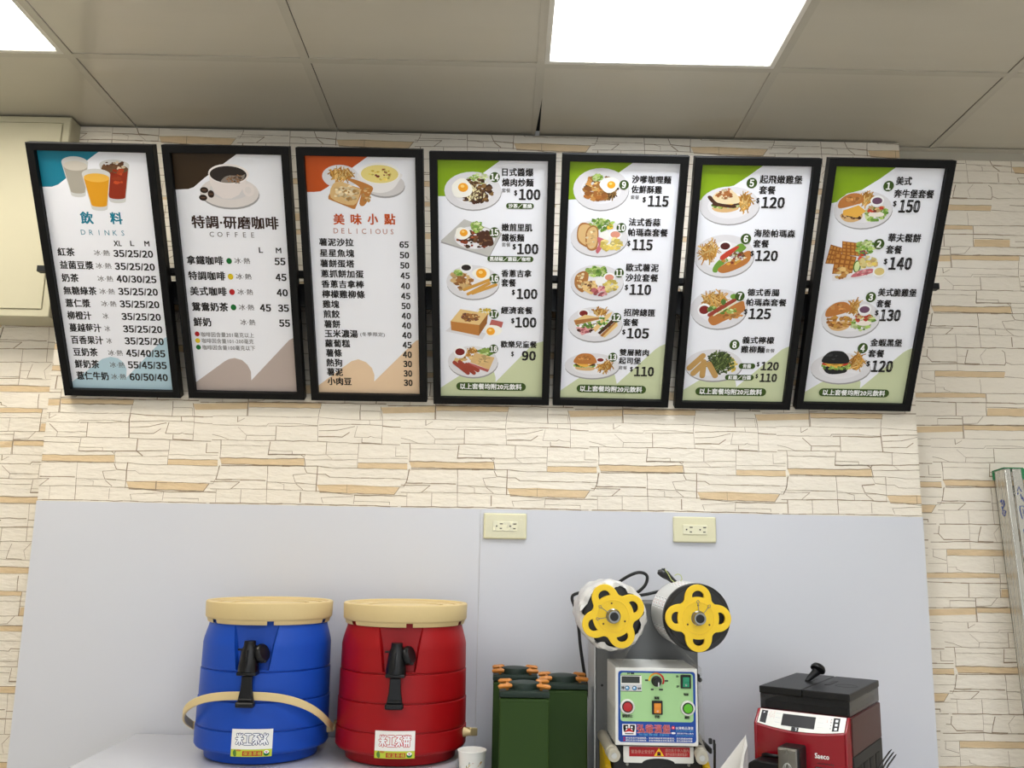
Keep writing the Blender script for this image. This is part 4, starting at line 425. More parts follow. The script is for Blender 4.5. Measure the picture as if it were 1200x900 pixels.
for (i, j) in sorted(lights, key=lambda t: (t[1], abs(t[0] - 2))):
    x = X0 + (i + .5) * MOD; y = Y0 - (j + .5) * MOD
    if not (XL + .3 < x < XR - .3): continue
    lab = ('square white light panel in the ceiling above the boards, right of the middle' if (i, j) == (2, 0) else 'white light panel at the ceiling corner above the cream wall cabinet' if (i, j) == (-1, 0)
           else 'lit ceiling panel behind the camera, out of the picture')
    t = thing('ceiling_light', lab, 'ceiling light', (x, y, ZC), 0, 'ceiling light panels')
    s = MOD - 2 * BAR + .004
    MB().loop([(0, .004), (0, -.0005), (.012, -.0005), (.015, .003)], s, s, origin=(0, -s / 2)).build('frame', m_lf, t)
    MB().box((0, 0, .006), (s - .026, s - .026, .004)).build('diffuser', m_warm if i < 0 else m_cool, t)
# ---------------------------------------------------------------- menu boards on their rail
m_frame = mat('black_frame', '0a0a0b', .5, spec=.18, var=.1)
m_black = mat('black_plastic', '0c0c0c', .5, spec=.2, var=.1)
m_tube = mat('black_steel_tube', '161718', .5, spec=.25, var=.1)
strs = set()
for P in PRINTS:
    for t in P['t']:
        if t[7] == 1: strs.update(t[0])
        else: strs.add(t[0])
EXTRA = ['弘爺漢堡', '台灣精品漢堡', '加盟專線 0800', '緊急停止安全門', '請勿將手伸入機內', '操作前請先關掉電源！', '請勿用濕手碰觸機器，並保持機器清潔乾燥使用，請先閱讀說明書', 'Saeco', 'PERFETTO', '保溫茶桶', '上品', '八尺', '溫度', '停止', '啟動', '電源', '手動', '自動', '計數', '清除', '緊急停止', 'ON', 'OFF', '米']
load_glyphs(sorted(strs | set(EXTRA) | set('/0１２３４５６７８９０弘爺漢堡')))
FW, FH = .3213, .6831
BOARDS = [(-1.0013, 1.9085, .5303, -.0035), (-.6572, 1.9091, .525, .0012), (-.3168, 1.9096, .5303, .0024), (.0231, 1.9065, .5302, .0061), (.355, 1.9077, .5293, -.0017), (.6947, 1.9067, .5283, .0036), (1.0318, 1.9097, .5311, -.0005)]
BLAB = ['black-framed drinks menu board with teal corner and three glasses', 'black-framed coffee menu board with brown corner and coffee cup', 'black-framed snack menu board with orange corner and soup bowl',
        'black-framed set-meal board with green corner, meals 14 to 18', 'black-framed set-meal board with green corner, meals 9 to 13', 'black-framed set-meal board with green corner, meals 5 to 8', 'black-framed set-meal board with green corner, meals 1 to 4']
for k, (bx, bz, tl, rl) in enumerate(BOARDS):
    t = thing('menu_board', BLAB[k], 'menu board', group='menu boards in a row on the wall')
    a = Vector((1, 0, 0)); b = Vector((0, -math.sin(tl), math.cos(tl))); c, s = math.cos(rl), math.sin(rl)
    ex = c * a + s * b; ey = -s * a + c * b; n = ex.cross(ey)
    t.matrix_world = Matrix(((ex.x, ey.x, n.x, bx), (ex.y, ey.y, n.y, -.03), (ex.z, ey.z, n.z, bz), (0, 0, 0, 1)))
    MB().loop([(.002, -.03), (0, -.028), (0, -.0012), (.0012, 0), (.0185, 0), (.0198, -.0012), (.0202, -.0125)], FW, FH).build('frame', m_frame, t)
    MB().box((0, FH / 2, -.023), (FW - .006, FH - .006, .013)).build('back_panel', m_black, t)
    p = Print((-141, 141, 18.5, FH * 1000 - 18.5), .004); p.rect_(-141, 18.5, 141, FH * 1000 - 18.5, INKL['paper'])
    for q in PRINTS[k]['s']: p.shape(q)
    for q in PRINTS[k]['t']: p.text(*q)
    p.build('poster', t, lambda x, y, z: (x / 1000, y / 1000, -.0160 + z / 1000))
t = thing('mounting_rail', 'long black steel rail behind the row of menu boards', 'rail', (0, -.166, 2.234))
tube = MB()
tube.box((.012, .011, 0), (2.437, .022, .0165), bevel=.001); tube.build('tube', m_tube, t)
MB().box((.012, .036, -.0525), (2.2, .004, .062)).box((.012, .1, -.0203), (2.2, .126, .0035)).build('bar_and_shade_plate', m_tube, t)  # horizontal leg is added to keep light off the wall below
for x in [-.97, -.63, -.29, .05, .39, .73, 1.0]:
    MB().prism([(.02, -.008), (.03, -.008), (.16, -.022), (.163, -.022), (.163, -.1), (.04, -.024), (.02, -.014)], -.004, .004, M=Tr(x, 0, 0) @ Matrix(((0, 0, 1, 0), (1, 0, 0, 0), (0, 1, 0, 0), (0, 0, 0, 1)))).build('wall_bracket', m_tube, t)

# ---------------------------------------------------------------- cream cabinet on the wall, outlets
m_cream = mat('cream_enamel', 'bcb69c', .5, spec=.3, var=.02)
t = thing('wall_cabinet', 'cream metal cabinet high on the wall left of the boards', 'cabinet', (-1.2145, YW, 2.1256))
cw, ch, cd = .62, ZC - 2.1256 - .003, .115
MB().box((-cw / 2, -cd / 2, ch / 2), (cw, cd - .004, ch), bevel=.002).loop([(0, .0), (.002, .003), (.019, .003), (.0195, -.001)], cw, ch, M=Tr(-cw / 2, -cd + .0025, 0) @ YFRONT).build('body', m_cream, t)
d = MB().box((-cw / 2, -cd - .0005, ch / 2), (cw - .0445, .006, ch - .0445), bevel=.0015).build('door', m_cream, t)
MB().box((-cw + .06, -cd - .008, ch / 2), (.02, .012, .09), bevel=.003).build('handle', m_tube, d)
m_ivory = mat('ivory_plastic', 'ded9b6', .3, var=.02); m_ivory2 = mat('ivory_insert', 'e4e0c2', .3, var=.02); m_slot = mat('socket_slot', '2a251d', .6)
m_film = mat('clear_film', 'f3f3ee', .12, alpha=.16, bump=.6, bscale=25)
for x, lab in ((.0682, 'ivory wall outlet still wrapped in wrinkled clear film'), (.5873, 'ivory wall outlet without film, right of the other')):
    t = thing('wall_outlet', lab, 'outlet', (x, -.005, 1.574), 0, 'double wall outlets')
    MB().box((0, -.004, 0), (.118, .009, .07), bevel=.0042, seg=3).build('cover_plate', m_ivory, t)
    r = MB().box((0, -.009, 0), (.067, .004, .0265), bevel=.0012).build('receptacle', m_ivory2, t)
    s = MB()
    for dx in (-.0165, .0205):
        s.box((dx + .006, -.0111, .0062), (.0085, .001, .0026)).box((dx + .005, -.0111, -.0062), (.0062, .001, .0026)); s.lathe([(0, .0005), (.0022, .0005), (.0022, -.0005)], 12, M=Tr(dx - .0065, -.0112, 0) @ YFRONT)
    s.build('slots', m_slot, r)
    if x < .3:
        f = MB(); rnd = random.Random(4); nx, ny = 15, 9; vs = []
        for j in range(ny):
            for i in range(nx):
                u, v = i / (nx - 1) - .5, j / (ny - 1) - .5; e = max(abs(u), abs(v)) > .46
                vs.append((u * .121, -.0102 + (.0085 if e else 0) - rnd.random() * .0014, v * .073))
        f.raw(vs, [(j * nx + i, j * nx + i + 1, (j + 1) * nx + i + 1, (j + 1) * nx + i) for j in range(ny - 1) for i in range(nx - 1)])
        f.build('plastic_film', m_film, t)
# ---------------------------------------------------------------- counter and the taller cabinet beside it
m_top = mat('pale_counter_top', 'c9cacd', .18, nscale=6, var=.03); m_cab = mat('pale_cabinet', 'c3c4c6', .35)
m_whitegloss = mat('white_gloss_top', 'c6c7cc', .12, var=.01)
t = thing('side_cabinet', 'tall white gloss-topped cabinet carrying the two drink buckets', 'cabinet', (-.4605, -.3, 0))
MB().box((0, 0, .5), (.84, .555, 1.0)).build('body', m_cab, t)
MB().box((0, -.004, 1.01), (.857, .58, .02), bevel=.003).build('top', m_whitegloss, t)
for x in (-.21, .21):
    d = MB().box((x, -.285, .52), (.41, .018, .9), bevel=.003).build('door', m_cab, t)
    MB().box((x - math.copysign(.17, x), -.3, .75), (.012, .02, .14), bevel=.003).build('handle', m_tube, d)
t = thing('counter', 'low counter under the sealing machine, canisters and coffee machine', 'counter', (.69, -.33, 0))
MB().box((0, 0, .41), (1.37, .58, .82)).build('body', m_cab, t)
MB().box((0, -.01, .835), (1.39, .64, .03), bevel=.003).build('top', m_top, t)

# ---------------------------------------------------------------- insulated drink buckets
m_lid = mat('beige_plastic', 'd6bf8c', .5, spec=.3, var=.03, bump=.08, bscale=90)
m_tap = mat('tap_black', '08080a', .3, spec=.35)
def body_r(z):
    P = [(0, .122), (.004, .136), (.018, .1385), (.024, .1405), (.0285, .1585), (.034, .1622), (.074, .1622), (.076, .1605), (.0785, .1608), (.138, .1605), (.14, .1588), (.1425, .159), (.203, .1585), (.205, .1568), (.2075, .1572), (.262, .1568), (.272, .155), (.302, .146), (.318, .1435), (.322, .1415)]
    for (a, ra), (b, rb) in zip(P, P[1:]):
        if a <= z <= b: return ra + (rb - ra) * (z - a) / (b - a)
    return P[-1][1]
BUBBLE = {'a': '0,-.9,0,.9 -.9,.1,.9,.1 -.65,.85,-.35,.4 .65,.85,.35,.4 -.15,0,-.8,-.8 .15,0,.8,-.8', 'b': '-.7,.85,.7,.85 0,.85,0,-.85 -.9,-.85,.9,-.85',
 'c': '-.6,.85,.7,.85 .3,.8,-.6,.15 0,.45,.25,-.85 -.1,.1,-.75,-.3 0,-.35,-.6,-.9 .4,.15,.9,-.65', 'd': '-.85,.75,-.55,.4 -.9,-.85,-.5,-.2 .15,.9,.15,-.9 .2,.1,.85,.75 .2,.1,.95,-.85 .1,0,-.35,-.6',
 'e': '-.85,.85,-.55,.55 -.2,.9,-.2,.55 .3,.9,.3,.55 .85,.85,.6,.55 -.9,.3,.9,.3 -.6,.3,-.6,-.9 0,.3,0,-.9 .6,.3,.6,-.9 -.6,-.35,.6,-.35'}
GRO = [.076, .14, .205]
def bucket(name, label, cx, cy, base, body_mat, txt, ink, dark, front):
    t = thing(name, label, 'drink bucket', (cx, cy, base), 0, 'insulated drink buckets')
    zs = sorted(set([0, .002, .004, .011, .018, .022, .024, .026, .0285, .031, .034] + [.034 + .004 * k for k in range(73)] + [g + d for g in GRO for d in (-.003, -.0016, -.0006, .0004, .0012, .0022, .0034)] + [.2096, .2104, .319]))
    zs = [z for z in zs if z <= .322]
    a0 = .30; ang = [a0 * k / 12 for k in range(13)] + [a0 + .012] + [a0 + .012 + (PI - a0 - .012) * k / 70 for k in range(1, 70)]
    ang = [-x for x in ang[:0:-1]] + ang + [PI]; n = len(ang); vs = []; fs = []
    for w0 in ang:
        for z in zs:
            r = body_r(z)
            for g in GRO:
                if abs(z - g) < .0013: r -= .0036
                elif abs(z - g) < .0025 and z > g: r -= .0008
            half = math.asin(min(.9, (.037 + .015 * min(1, max(0, (z - .21) / .1))) / r)); w = abs(w0)
            w = w * half / a0 if w <= a0 else half + .012 + (w - a0 - .012) * (PI - half - .012) / (PI - a0 - .012)
            w = math.copysign(w, w0)
            if z > .21 and abs(w0) <= a0: r = min(r, (.1415 - .0105 * (z - .21) / .108) / math.cos(w))      # flat recess that carries the tap
            w += .035
            r *= .966; vs.append((math.sin(w) * r, -math.cos(w) * r, z))
    m = len(zs)
    for i in range(n):
        j = (i + 1) % n
        for k in range(m - 1): fs.append((i * m + k, j * m + k, j * m + k + 1, i * m + k + 1))
    fs.append(tuple(i * m for i in range(n))[::-1]); fs.append(tuple(i * m + m - 1 for i in range(n)))
    MB().raw(vs, fs, 0, True).build('body', body_mat, t)
    l = MB(); l.lathe([(0, .3505), (.06, .351), (.085, .3515), (.086, .3462), (.094, .3462), (.095, .3525), (.118, .3535), (.119, .3475), (.128, .3475), (.129, .3545), (.1395, .3545), (.1405, .3575), (.143, .3592), (.1495, .3590), (.1518, .3572), (.1522, .354), (.1510, .3235), (.1496, .3205), (.147, .3185)], 96)
    for k in range(6):
        a = 2 * PI * k / 6 + R(front) - PI / 2 + .16; l.lathe([(.1475, .3195), (.1445, .3100), (.141, .3088), (.1385, .310), (.1385, .318)], 14, arc=(a + .055, a + 2 * PI / 6 - .055))
    l.lathe([(0, .3185), (.147, .3185)], 96); l.build('lid', m_lid, t)
    # tap
    y = -.1365
    tp = MB()
    tp.lathe([(0, .055), (.0125, .055), (.0135, .049), (.0135, .044), (.0175, .036), (.0225, .002), (.0235, -.002), (.0235, -.012), (.02, -.014), (0, -.014)], 28, M=Tr(0, y - .026, .222))
    tp.box((0, y - .013, .25), (.02, .03, .03), bevel=.004); tp.box((0, y - .0255, .206), (.044, .04, .008), bevel=.002)
    tp.box((0, y - .0465, .238), (.003, .006, .04), bevel=.001); tp.box((-.02, y - .026, .257), (.014, .006, .005), bevel=.002)
    tp = tp.build('tap', m_tap, t)
    MB().lathe([(0, .012), (.018, .012), (.021, .008), (.021, -.004), (.018, -.008), (0, -.008)], 20, M=Tr(.024, y - .02, .248) @ Rot(R(70), 'Y') @ Rot(R(20), 'X')).box((.034, y - .028, .232), (.012, .006, .006), bevel=.002).build('tap_lever', m_tap, tp)
    a = MB(); a.prism([(-.012, .2), (.012, .2), (.0125, .186), (.0135, .17), (.019, .142), (-.019, .142), (-.0135, .17), (-.0125, .186)], 0, .008, M=Matrix(((1, 0, 0, 0), (0, 0, -1, y - .0265), (0, 1, 0, 0), (0, 0, 0, 1))), bevel=.0015); a.box((0, y - .015, .196), (.02, .03, .012), bevel=.002)
    a.box((0, y - .034, .139), (.042, .02, .013), bevel=.004); a.box((0, y - .032, .149), (.032, .014, .007), bevel=.002); a.box((0, y - .03, .185), (.02, .006, .016), bevel=.002)
    MB.build(a, 'tap_spout', m_tap, tp)
    # pivots and bail handle
    ax = Rot(0 if dark else R(-12), 'Z')
    for sx in (-1, 1): MB().lathe([(0, .0225), (.006, .0225), (.012, .004), (.013, -.004)], 20, M=ax @ Tr(sx * .1515, 0, .061) @ Rot(R(90) * sx, 'Y')).build('handle_pivot', m_lid, t)
    pts = []; N = 40
    for k in range(N + 1):
        a = -PI / 2 + PI * k / N; s = math.sin(a); c = max(0, math.cos(a))
        if front is not None and dark: pts.append((.1685 * (abs(s) ** .72) * (1 if s > 0 else -1), -.1605 * c ** .5 if c > 0 else 0, .060 + .030 * c ** .3 + .066 * c ** 1.1))
        else: pts.append((.1715 * (abs(s) ** .72) * (1 if s > 0 else -1), .163 * c ** .5 if c > 0 else 0, .062 - .03 * c ** .5))
    h = MB(); vs = []; fs = []
    for k, q in enumerate(pts):
        q = Vector(q); nrm = Vector((q.x, q.y, 0)).normalized(); hh = .0092; th = .0028
        for (a, b) in ((th, hh), (th, -hh), (-th, -hh), (-th, hh)): vs.append(q + nrm * a + Vector((0, 0, b)))
    for k in range(N):
        for e in range(4): f = (e + 1) % 4; fs.append((k * 4 + e, k * 4 + f, k * 4 + 4 + f, k * 4 + 4 + e))
    fs += [(0, 1, 2, 3), (N * 4 + 3, N * 4 + 2, N * 4 + 1, N * 4)]
    h.raw(vs, fs, 0, False); o = h.build('carry_handle', m_lid, t, M=ax)
    bv = o.modifiers.new('soft', 'BEVEL'); bv.width = .0018; bv.segments = 2; bv.limit_method = 'ANGLE'
    # printed sticker wrapped on the lowest band
    p = Print(None, .02, .1); p.rect_(-46, -29.5, 46, 29.5, INKL['lab'], nx=16); p.rect_(-46, -29.5, 46, -13.5, INKL['lime'], nx=16)
    p.smooth([(-38, -28), (-41, -20), (-36, -14), (-33, -20), (-33, -28)], INKL['cuke']); p.ell(-28, -16, 6, 2.2, INKL['fry2']); p.rect_(-19, -27.5, 25, -17.5, INKL[ink], nx=8); p.text('保溫茶桶', 3, -22.5, 40, 8, 'lime', 0)
    p.ell(34, -22, 6.5, 6, INKL['dgreen']); p.ell(34, -19.5, 5.5, 3.5, INKL['white']); p.poly([(30.5, -18.5), (37.5, -18.5), (34, -22)], INKL['dred'])
    for wd, cl in ((2.9, INKL['navy' if dark else 'red']), (1.55, INKL['white'])):       # bubble lettering: outline, then the white inside
        for g, gx in zip(txt, (-27, -8.5, 9, 27)):
            for q in BUBBLE[g].split(): x0, y0, x1, y1 = [float(v) for v in q.split(',')]; p.stick(gx + x0 * 8.4, 8 + y0 * 12.2, (x1 - x0) * 8.4, (y1 - y0) * 12.2, wd, cl)
    ph = R(front)
    def wrap(x, y, z): w = ph + x / 1000 / .1572; r = .1570 + z / 1000; return (r * math.sin(w), -r * math.cos(w), .0545 + y / 1000)
    p.build('sticker', t, wrap)
    return t
m_blue = mat('blue_bucket', '1247ad', .42, spec=.3, var=.03, bump=.05, bscale=120); m_red = mat('red_bucket', '98060e', .42, spec=.3, var=.03, bump=.05, bscale=120)
bucket('drink_bucket', 'blue insulated drink bucket with beige lid, handle hanging in front', -.508, -.212, 1.02, m_blue, 'abcd', 'dred', True, 6)
bucket('drink_bucket', 'red insulated drink bucket with beige lid, next to the blue one', -.174, -.205, 1.02, m_red, 'abce', 'dred', False, 1)

# ---------------------------------------------------------------- nested paper cups
m_cup = mat('white_paper_cup', 'f1efe9', .45, var=.01)
bx = thing('box', 'small white carton on the counter under the paper cup', 'box', (.0028, -.33, .85))
MB().box((0, 0, .0555), (.07, .07, .11), bevel=.001).build('carton', m_cup, bx); MB().box((0, 0, .1112), (.071, .036, .0006)).build('flap', m_cup, bx)
top = thing('paper_cup', 'white paper cup with rainbow stripe beside the red bucket', 'cup', (.0028, -.33, .9617))
MB().lathe([(0, .004), (.0228, .004), (.0226, 0), (.0240, 0), (.0316, .0962), (.0330, .0964), (.0336, .098), (.0330, .0996), (.0316, .0996), (.0308, .097), (.0234, .006), (0, .006)], 56).build('body', m_cup, top)
p = Print(None, .02, .1)
for k, c in enumerate(('navy', 'dgreen', 'yellow', 'tan')): p.poly([(-30, 101 - 3 * k), (-12, 106 - 3 * k), (-4, 112 - 2.2 * k), (-4, 109.6 - 2.2 * k), (-12, 103.2 - 3 * k), (-30, 98 - 3 * k)], INKL[c])
p.poly([(-12, 100), (2, 110), (6, 110), (-9, 98)], INKL['dred']); p.smooth([(-10, 98.5), (4, 109), (26, 112), (22, 105), (12, 100), (0, 97)], INKL['tan']); p.ell(13, 90, 3.2, 2.8, INKL['tan']); p.ell(13.6, 90.4, 1.6, 1.4, INKL['yolk2'])
p.rect = None
p.build('printed_band', top, lambda x, y, z: ((.0240 + (y - 33.6) / 1000 * .079 + z / 1000 + .0001) * math.sin(x / 30), -(.0240 + (y - 33.6) / 1000 * .079 + z / 1000 + .0001) * math.cos(x / 30), (y - 33.6) / 1000))

# ---------------------------------------------------------------- green canisters with orange clamps
m_green = mat('olive_green_metal', '2b4217', .5, spec=.2, nscale=5, var=.08); m_glid = mat('dark_green_lid', '1a2a22', .5, spec=.3); m_orange = mat('orange_clamp', 'c07a30', .42, var=.05)
def canister(x, y, rz, lab, spl):
    t = thing('tea_canister', lab, 'canister', (x, y, .85), rz, 'green clamp-lid canisters')
    W = .108
    MB().box((0, 0, .172), (W, W, .343), bevel=.004, seg=3).box((0, 0, .338), (W + .001, W + .001, .004), bevel=.0008).build('body', m_green, t)
    MB().box((0, 0, .3515), (W + .0025, W + .0025, .013), bevel=.003).lathe([(0, .3725), (.028, .372), (.033, .371), (.0352, .368), (.0352, .362), (.0365, .357), (0, .357)], 40).build('lid', m_glid, t)
    rnd = random.Random(spl)
    for sx in (-1, 1):
        c = MB()
        for sy, a in ((-1, (spl * .37) % .5 - .25), (1, .3 - (spl * .53) % .7)):
            y0 = sy * .039
            c.tube([(sx * .057, y0 + .018 * a, .3655), (sx * .053, y0 + .015 * a, .3665), (sx * .032, y0 - .012 * a, .368), (sx * .028, y0 - .016 * a, .3675)], [.0042, .0066, .0066, .0044], 10, flat=.8)
        c.box((sx * .0375, 0, .3625), (.007, .076, .009), bevel=.0025)
        c.build('clamp', m_orange, t)
canister(.1175, -.400, 0, 'green tea canister standing in front of the other two', 0)
canister(.2125, -.272, 0, 'green tea canister behind on the right, beside the sealing machine', 2)
canister(.1005, -.152, 0, 'green tea canister at the back against the white panel', 1)
# ---------------------------------------------------------------- cup sealing machine
m_grey = mat('grey_metal', '646564', .45, metal=.2, nscale=5, var=.05); m_white2 = mat('white_enamel', 'e4e4df', .3, var=.015)
m_lightgrey = mat('light_sheet_metal', 'bcbdbb', .38, metal=.2)
m_yel = mat('yellow_plastic', 'eec619', .42, var=.04); m_film2 = mat('black_film_roll', '0c0c0e', .4, var=.2, nscale=40); m_chrome = mat('chrome', '8d8c88', .28, metal=1)
m_wrap = mat('white_wrap_film', 'dcdad6', .25, var=.05, alpha=.88, bump=.8, bscale=18); m_clear = mat('clear_seal_film', 'e9ebea', .08, alpha=.13)
m_cable = mat('black_cable', '0e0e0f', .4); m_rod = mat('grey_nylon_rod', 'b3ad9d', .5); m_rubber = mat('rubber_black', '0b0b0b', .55)
t = thing('cup_sealing_machine', 'white cup sealing machine with two yellow film spools and control panel', 'sealing machine', (.41, -.28, .85))
W0 = Vector((.41, -.28, .85))
def at(x, y, z): return Tr(x - W0.x, y - W0.y, z - W0.z)
def pt(x, y, z): return (x - W0.x, y - W0.y, z - W0.z)
c = MB().box(pt(.4122, -.205, 1.1205), (.2435, .15, .541), bevel=.003)
c.box(pt(.4122, -.2815, 1.3885), (.2435, .004, .004)).build('column', m_grey, t)
for x, z in ((.405, 1.378), (.515, 1.378), (.305, 1.2), (.305, 1.06)): MB().lathe([(0, .0012), (.003, .001), (.003, -.001)], 12, M=at(x, -.2812, z) @ YFRONT).build('screw', m_rubber, t)
MB().box(pt(.288, -.205, 1.12), (.004, .152, .53)).build('side_cover', m_lightgrey, t)
h = MB().box(pt(.4078, -.36, 1.1795), (.1815, .16, .163), bevel=.0025)
h.box(pt(.3655, -.30, 1.2616), (.06, .012, .002), bevel=.0008).box(pt(.4485, -.30, 1.2616), (.06, .012, .002), bevel=.0008)
head = h.build('control_head', m_white2, t)
# printed front: coordinates of the print are taken across and down the panel face
kx, kz = .1694 / 635, .149 / 590
def face(dx): return lambda x, y, z: pt(.3241 + (x - 170) * kx, -.4404 - z / 1000 - dx, 1.254 - (-y - 110) * kz)
p = Print(None, .02, .3)
def rr(x0, y0, x1, y1, c, r=0): p.rect_(x0, -y1, x1, -y0, INKL[c], r)
rr(168, 110, 805, 700, 'blue', 26); rr(186, 125, 786, 530, 'pgreen', 26)
rr(190, 148, 362, 282, 'lab'); rr(188, 146, 358, 150, 'black'); rr(196, 156, 346, 212, 'dk'); rr(190, 222, 362, 278, 'steel'); rr(188, 278, 362, 283, 'black')
for x in (243, 303): p.ell(x, -254, 19, 19, INKL['black']); p.ell(x, -254, 15, 15, INKL['sky']); p.ell(x - 3, -251, 7, 7, INKL['white'])
p.text('計數', 207, -252, 26, 28, 'black', .08); p.text('清除', 342, -256, 30, 16, 'black', .08); p.text('計數', 272, -131, 62, 14, 'black', .12)
for k in range(30):                                                           # heat scale: yellow through red
    a0, a1 = R(185 - k * 8.0), R(185 - (k + 1) * 8.0 - .4); c = Vector(INKL['yellow']).lerp(Vector(INKL['red']), min(1, k / 18))
    if k > 26: continue
    p.poly([(484 + r_ * math.cos(a), -186 + r_ * math.sin(a)) for r_, a in ((66, a0), (66, a1), (52, a1), (52, a0))], tuple(c))
for x, y, w, s_ in ((403, 186, 28, '弱'), (566, 188, 30, '強'), (448, 262, 24, 'OFF'), (520, 262, 34, 'ON')):
    rr(x - w / 2, y - 7, x + w / 2, y + 7, 'dk', 4)
p.text('溫度', 485, -332, 44, 22, 'black', .1); p.text('手動', 487, -488, 44, 22, 'black', .1); p.text('緊急停止', 243, -485, 86, 24, 'black', .1); p.text('啟動', 732, -490, 42, 22, 'black', .1); p.text('電源', 727, -299, 42, 20, 'black', .1)
p.text('ON', 656, -149, 20, 16, 'black', .1); p.text('OFF', 659, -234, 22, 16, 'black', .1)
rr(200, 552, 312, 643, 'white'); rr(208, 558, 250, 590, 'black', 6); rr(262, 558, 304, 590, 'black', 6)
p.poly([(208, -586), (232, -592), (224, -612), (214, -616)], INKL['black']); p.poly([(304, -586), (280, -592), (288, -612), (298, -616)], INKL['black'])
p.ell(236, -577, 8, 8, INKL['white']); p.ell(278, -577, 8, 8, INKL['white']); p.smooth([(219, -618), (235, -600), (256, -584), (278, -600), (294, -618), (256, -612)], INKL['red']); rr(222, 626, 292, 634, 'black')
for k, g in enumerate('弘爺漢堡'): p.text(g, 352 + 70 * k, -588, 66, 68, 'pink', .055)
for k, g in enumerate('弘爺漢堡'): p.text(g, 352 + 70 * k, -588, 61, 63, 'red', .018)
p.text('加盟專線 0800', 458, -636, 250, 20, 'sky', 0); p.ell(617, -576, 15, 15, INKL['red']); p.ell(617, -576, 8, 8, INKL['pink']); p.ell(618, -620, 18, 8, INKL['white']); p.text('台灣精品漢堡', 710, -578, 144, 24, 'white', 0)
p.text('請勿將手伸入機內', 710, -602, 144, 12, 'sky', 0); p.text('請勿將手伸入機內', 714, -622, 134, 13, 'white', 0); p.text('操作前請先關掉電源！', 710, -640, 144, 11, 'sky', 0)
L1 = '請勿用濕手碰觸機器，並保持機器清潔乾燥使用，請先閱讀說明書'
for y in (-664, -684): p.ell(216, y, 7, 7, INKL['red']); p.text(L1, 500, y, 545, 15, 'white', 0)
p.build('panel_print', head, face(0))
def disc(mb, x, y, prof, mi=0, sq=1): mb.lathe([(r * kx, z) for r, z in prof], 36, mi, M=Matrix.Translation(face(0)(x, -y, 0)) @ YFRONT)
def knobpart(name, x, y, prof, m):
    b = MB(); disc(b, x, y, prof); return b.build(name, m, head)
for x, y, m, nm in ((243, 408, mat('button_red', 'b3181c', .3), 'stop_button'), (738, 412, mat('button_green', '58b318', .3), 'start_button')):
    rg = knobpart('button_ring', x, y, [(60, 0), (60, .003), (54, .0055), (46, .0055), (44, .003), (0, .003)], m_white2)
    knobpart(nm, x, y, [(43, .002), (43, .004), (36, .004), (35, .0075), (0, .0082)], m)
    knobpart('button_seat', x, y, [(44, .0028), (44, .0046), (37, .0046), (37, .0028)], m_rubber)
k = MB(); disc(k, 484, 192, [(42, 0), (42, .004), (34, .006), (32, .015), (29, .017), (0, .017)]); k = k.build('dial', m_rubber, head)
MB().box(face(.0175)(492, -212, 0), (.0026, .0015, .009)).build('pointer', mat('pointer_white', 'cfcfcf', .4), k)
for x, y, w, hh, m, nm in ((725, 191, 84, 112, mat('rocker_green', '128a62', .25, trans=0), 'rocker_switch'), (488, 411, 86, 114, mat('rocker_amber', 'e08a22', .25), 'rocker_switch')):
    b = MB().box(face(.002)(x, -y, 0), (w * kx, .006, hh * kz), bevel=.001).build(nm, m_rubber, head)
    b2 = MB().box(face(.006)(x, -(y - 18), 0), (w * .66 * kx, .004, hh * .36 * kz), bevel=.0008, M=None).box(face(.0045)(x, -(y + 22), 0), (w * .66 * kx, .004, hh * .40 * kz), bevel=.0008).build('rocker', m, b)
    MB().lathe([(.0012, 0), (.0017, 0), (.0017, .0004), (.0012, .0004)], 16, M=Matrix.Translation(face(.0066)(x, -(y + 28), 0)) @ YFRONT).build('mark', mat('pointer_white', 'cfcfcf', .4), b)
# bib plate with round cut-out and red warning strip
xz = lambda x, y: (.3374 + (x - 212) * .1539 / 568, 1.0904 - (y - 730) * .032 / 135 * 1.0)
pl = [xz(212, 722), xz(780, 722), xz(780, 856), xz(770, 865), xz(628, 866)] + [xz(495 + 133 * math.cos(R(a)), 868 - 43 * math.sin(R(a))) for a in range(10, 171, 16)] + [xz(362, 866), xz(222, 865), xz(212, 856)]
bib = MB().prism([(x - W0.x, z - W0.z) for x, z in pl], 0, .004, M=Matrix(((1, 0, 0, 0), (0, 0, -1, -.416 - W0.y), (0, 1, 0, 0), (0, 0, 0, 1)))).build('guard_plate', m_white2, t)
p = Print(None, .02, .3)
rr(258, 724, 750, 810, 'dred'); p.text('緊急停止安全門', 367, -767, 184, 34, 'lorange', 0); p.text('請勿將手伸入機內', 645, -752, 190, 30, 'lorange', 0); p.text('操作前請先關掉電源！', 640, -787, 180, 28, 'lorange', 0)
p.poly([(458, -804), (540, -804), (499, -732)], INKL['yellow']); p.blob(499, -780, 16, 16, INKL['dred']); p.poly([(480, -800), (518, -800), (499, -768)], INKL['K'])
p.build('warning_strip', bib, lambda x, y, z: (xz(x, -y)[0] - W0.x, -.4204 - z / 1000 - W0.y, xz(x, -y)[1] - W0.z))
MB().box(pt(.414, -.343, .974), (.2, .13, .246), bevel=.004).build('housing', m_rubber, t)
for x in (.3465, .4825): MB().lathe([(0, .004), (.003, .003), (.0034, 0)], 12, M=at(x, -.409, 1.053) @ YFRONT).build('front_bolt', m_chrome, t)
for sx, x in ((-1, .303), (1, .520)):
    MB().box(pt(x, -.38, .98), (.012, .16, .15), bevel=.004).prism([(-.05, 0), (.08, 0), (.08, .028), (.02, .028)], -.006, .006, M=at(x, -.38, 1.052) @ Matrix(((0, 0, 1, 0), (1, 0, 0, 0), (0, 1, 0, 0), (0, 0, 0, 1)))).build('side_arm', m_yel, t)
